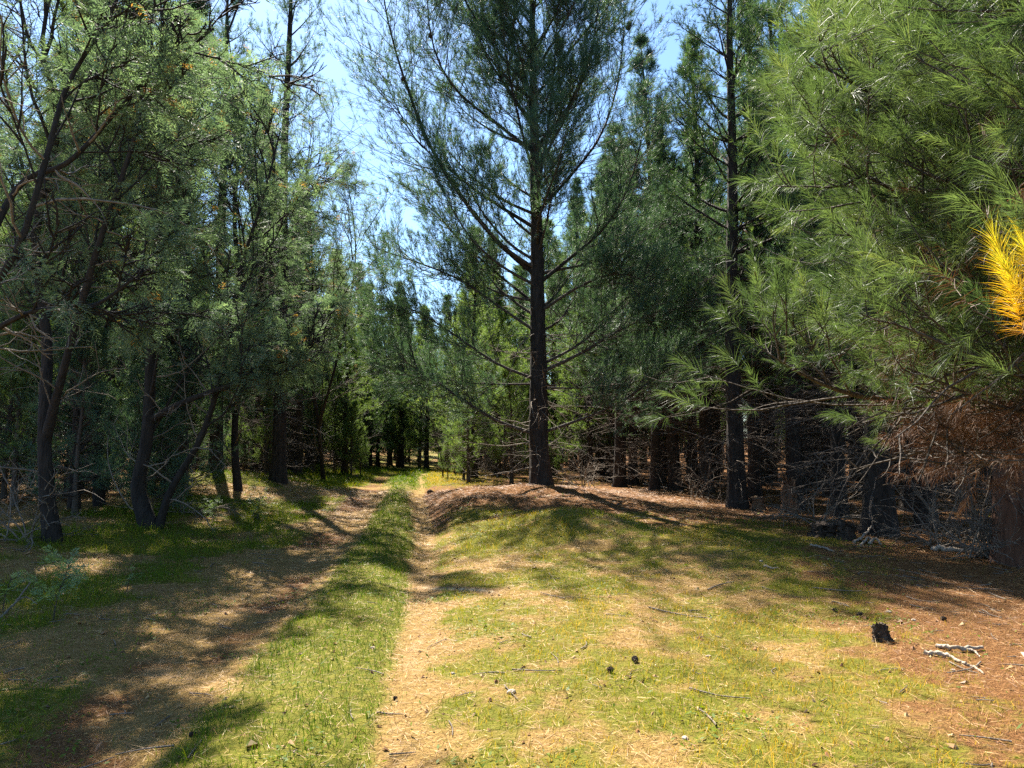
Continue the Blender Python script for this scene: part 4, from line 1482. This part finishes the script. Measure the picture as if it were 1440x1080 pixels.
# fallen cones, stones and clods
CONE = cone_mesh()
first = True
for px, py, s, lab in [(893, 934, 0.6, 'pale-tipped pine cone lying in the middle of the sunlit meadow'),
                       (853, 946, 0.5, 'dark pine cone just left of the pale-tipped one in the meadow'),
                       (1178, 862, 0.5, 'pine cone on the meadow edge up-left of the charred stump'),
                       (1205, 867, 0.5, 'pine cone beside the charred stump on its left'),
                       (1322, 872, 0.5, 'pine cone on needles above the bleached sticks'),
                       (553, 984, 0.3, 'small dark cone on the edge of the right wheel rut'),
                       (265, 1037, 0.35, 'small dark cone on bare litter at the lower left'),
                       (488, 676, 2.2, 'left of two dark cone-shaped clods far along the track'),  # this and the next are clods, drawn with the enlarged cone mesh
                       (503, 673, 2.2, 'right of two dark cone-shaped clods far along the track'),
                       (600, 695, 2.0, 'dark clump-like cone in the shaded right wheel rut')]:
    q = ground_hit(px, py)
    o = obj('pine_cone', CONE, M['cone'], None, label=lab, category='pine cone')
    o.location = q + np.array([0, 0, 0.03 * s])
    o.scale = (s, s, s)
    o.rotation_euler = (1.45, random.uniform(-.3, .3), random.uniform(0, 6))
for px, py, s, lab in [(719, 975, 0.035, 'flat white stone in the middle of the foreground grass'),
                       (636, 948, 0.02, 'small white stone on the right wheel rut'),
                       (524, 912, 0.02, 'pale chip in the grass strip between the ruts'),
                       (963, 1039, 0.025, 'pale stone at the bottom edge of the meadow'),
                       (996, 924, 0.022, 'pale stone in dry grass right of the cones'),
                       (1285, 873, 0.03, 'pale flat stone on needles above the bleached sticks'),
                       (1250, 862, 0.028, 'pale chip right of the cone near the charred stump'),
                       (1070, 790, 0.03, 'pale stone in the shaded meadow grass'),
                       (1340, 944, 0.02, 'tiny pale chip below the straight bleached stick')]:
    q = ground_hit(px, py)
    o = obj('stone', lump_mesh('stone', s, s * 0.7, s * 0.4, 12, 0.3), M['stone'], None, label=lab, category='stone')
    o.location = q + np.array([0, 0, s * 0.15])
    o.rotation_euler = (0, 0, random.uniform(0, 6))

# ------------------------------------------------------------------ air
hz, nt, out = new_mat('haze_air')
pv = nt.nodes.new('ShaderNodeVolumePrincipled')
pv.inputs['Color'].default_value = (0.86, 0.93, 1.0, 1)
pv.inputs['Density'].default_value = 0.0016
pv.inputs['Anisotropy'].default_value = 0.6
nt.links.new(pv.outputs[0], out.inputs['Volume'])
hx, hy0, hy1, hb, ht = 470, -130, 540, -4, 30
hv = np.array([[x, y, z] for z in (hb, ht) for y in (hy0, hy1) for x in (-hx, hx)], float)
hf = np.array([[0, 2, 3, 1], [4, 5, 7, 6], [0, 1, 5, 4], [2, 6, 7, 3], [0, 4, 6, 2], [1, 3, 7, 5]])
HAZE = False
if HAZE:
  obj('haze', make_mesh('haze', hv, hf), hz, kind='stuff', label='thin bright haze in the forest air', category='haze')

# ------------------------------------------------------------------ sky, sun, camera
w = bpy.data.worlds.new('World')
scene.world = w
w.use_nodes = True
nt = w.node_tree
nt.nodes.clear()
sky = nt.nodes.new('ShaderNodeTexSky')
sky.sky_type = 'NISHITA'
sky.sun_disc = False
sky.sun_elevation = SUN_EL
sky.sun_rotation = SUN_AZ
sky.altitude = 300
sky.air_density = 1.0
sky.dust_density = 0.5
sky.ozone_density = 3.0
bg = nt.nodes.new('ShaderNodeBackground')
bg.inputs[1].default_value = 0.06
wo = nt.nodes.new('ShaderNodeOutputWorld')
tn = nt.nodes.new('ShaderNodeMix')
tn.data_type = 'RGBA'
tn.blend_type = 'MULTIPLY'
tn.inputs['Factor'].default_value = 1
tn.inputs['B'].default_value = (0.84, 0.96, 1.03, 1)
nt.links.new(sky.outputs[0], tn.inputs['A'])
nt.links.new(tn.outputs['Result'], bg.inputs[0])
nt.links.new(bg.outputs[0], wo.inputs[0])

sl = bpy.data.lights.new('sun', 'SUN')
sl.energy = 5.0
sl.angle = R(0.53)
sl.color = (1.0, 0.93, 0.82)
so = bpy.data.objects.new('sun', sl)
COL.objects.link(so)
sd = Vector((math.sin(SUN_AZ) * math.cos(SUN_EL), math.cos(SUN_AZ) * math.cos(SUN_EL), math.sin(SUN_EL)))
so.rotation_euler = sd.to_track_quat('Z', 'Y').to_euler()
so.location = (0, 0, 40)

cam = bpy.data.cameras.new('camera')
cam.sensor_width = 36
cam.lens = 36 * FPX / 1440
cam.clip_start = 0.05
cam.clip_end = 2000
co = bpy.data.objects.new('camera', cam)
COL.objects.link(co)
co.location = (0, 0, CAMZ)
co.rotation_euler = (math.pi / 2 + PITCH, 0, 0)
scene.camera = co

scene.view_settings.view_transform = 'Standard'
scene.view_settings.look = 'None'
scene.view_settings.exposure = 2.2
scene.view_settings.gamma = 1
scene.render.engine = 'CYCLES'
scene.cycles.use_denoising = False
scene.cycles.denoiser = 'OPENIMAGEDENOISE'
scene.cycles.denoising_input_passes = 'RGB_ALBEDO_NORMAL'
scene.cycles.denoising_prefilter = 'ACCURATE'
scene.cycles.max_bounces = 8
scene.cycles.diffuse_bounces = 4
scene.cycles.sample_clamp_indirect = 6
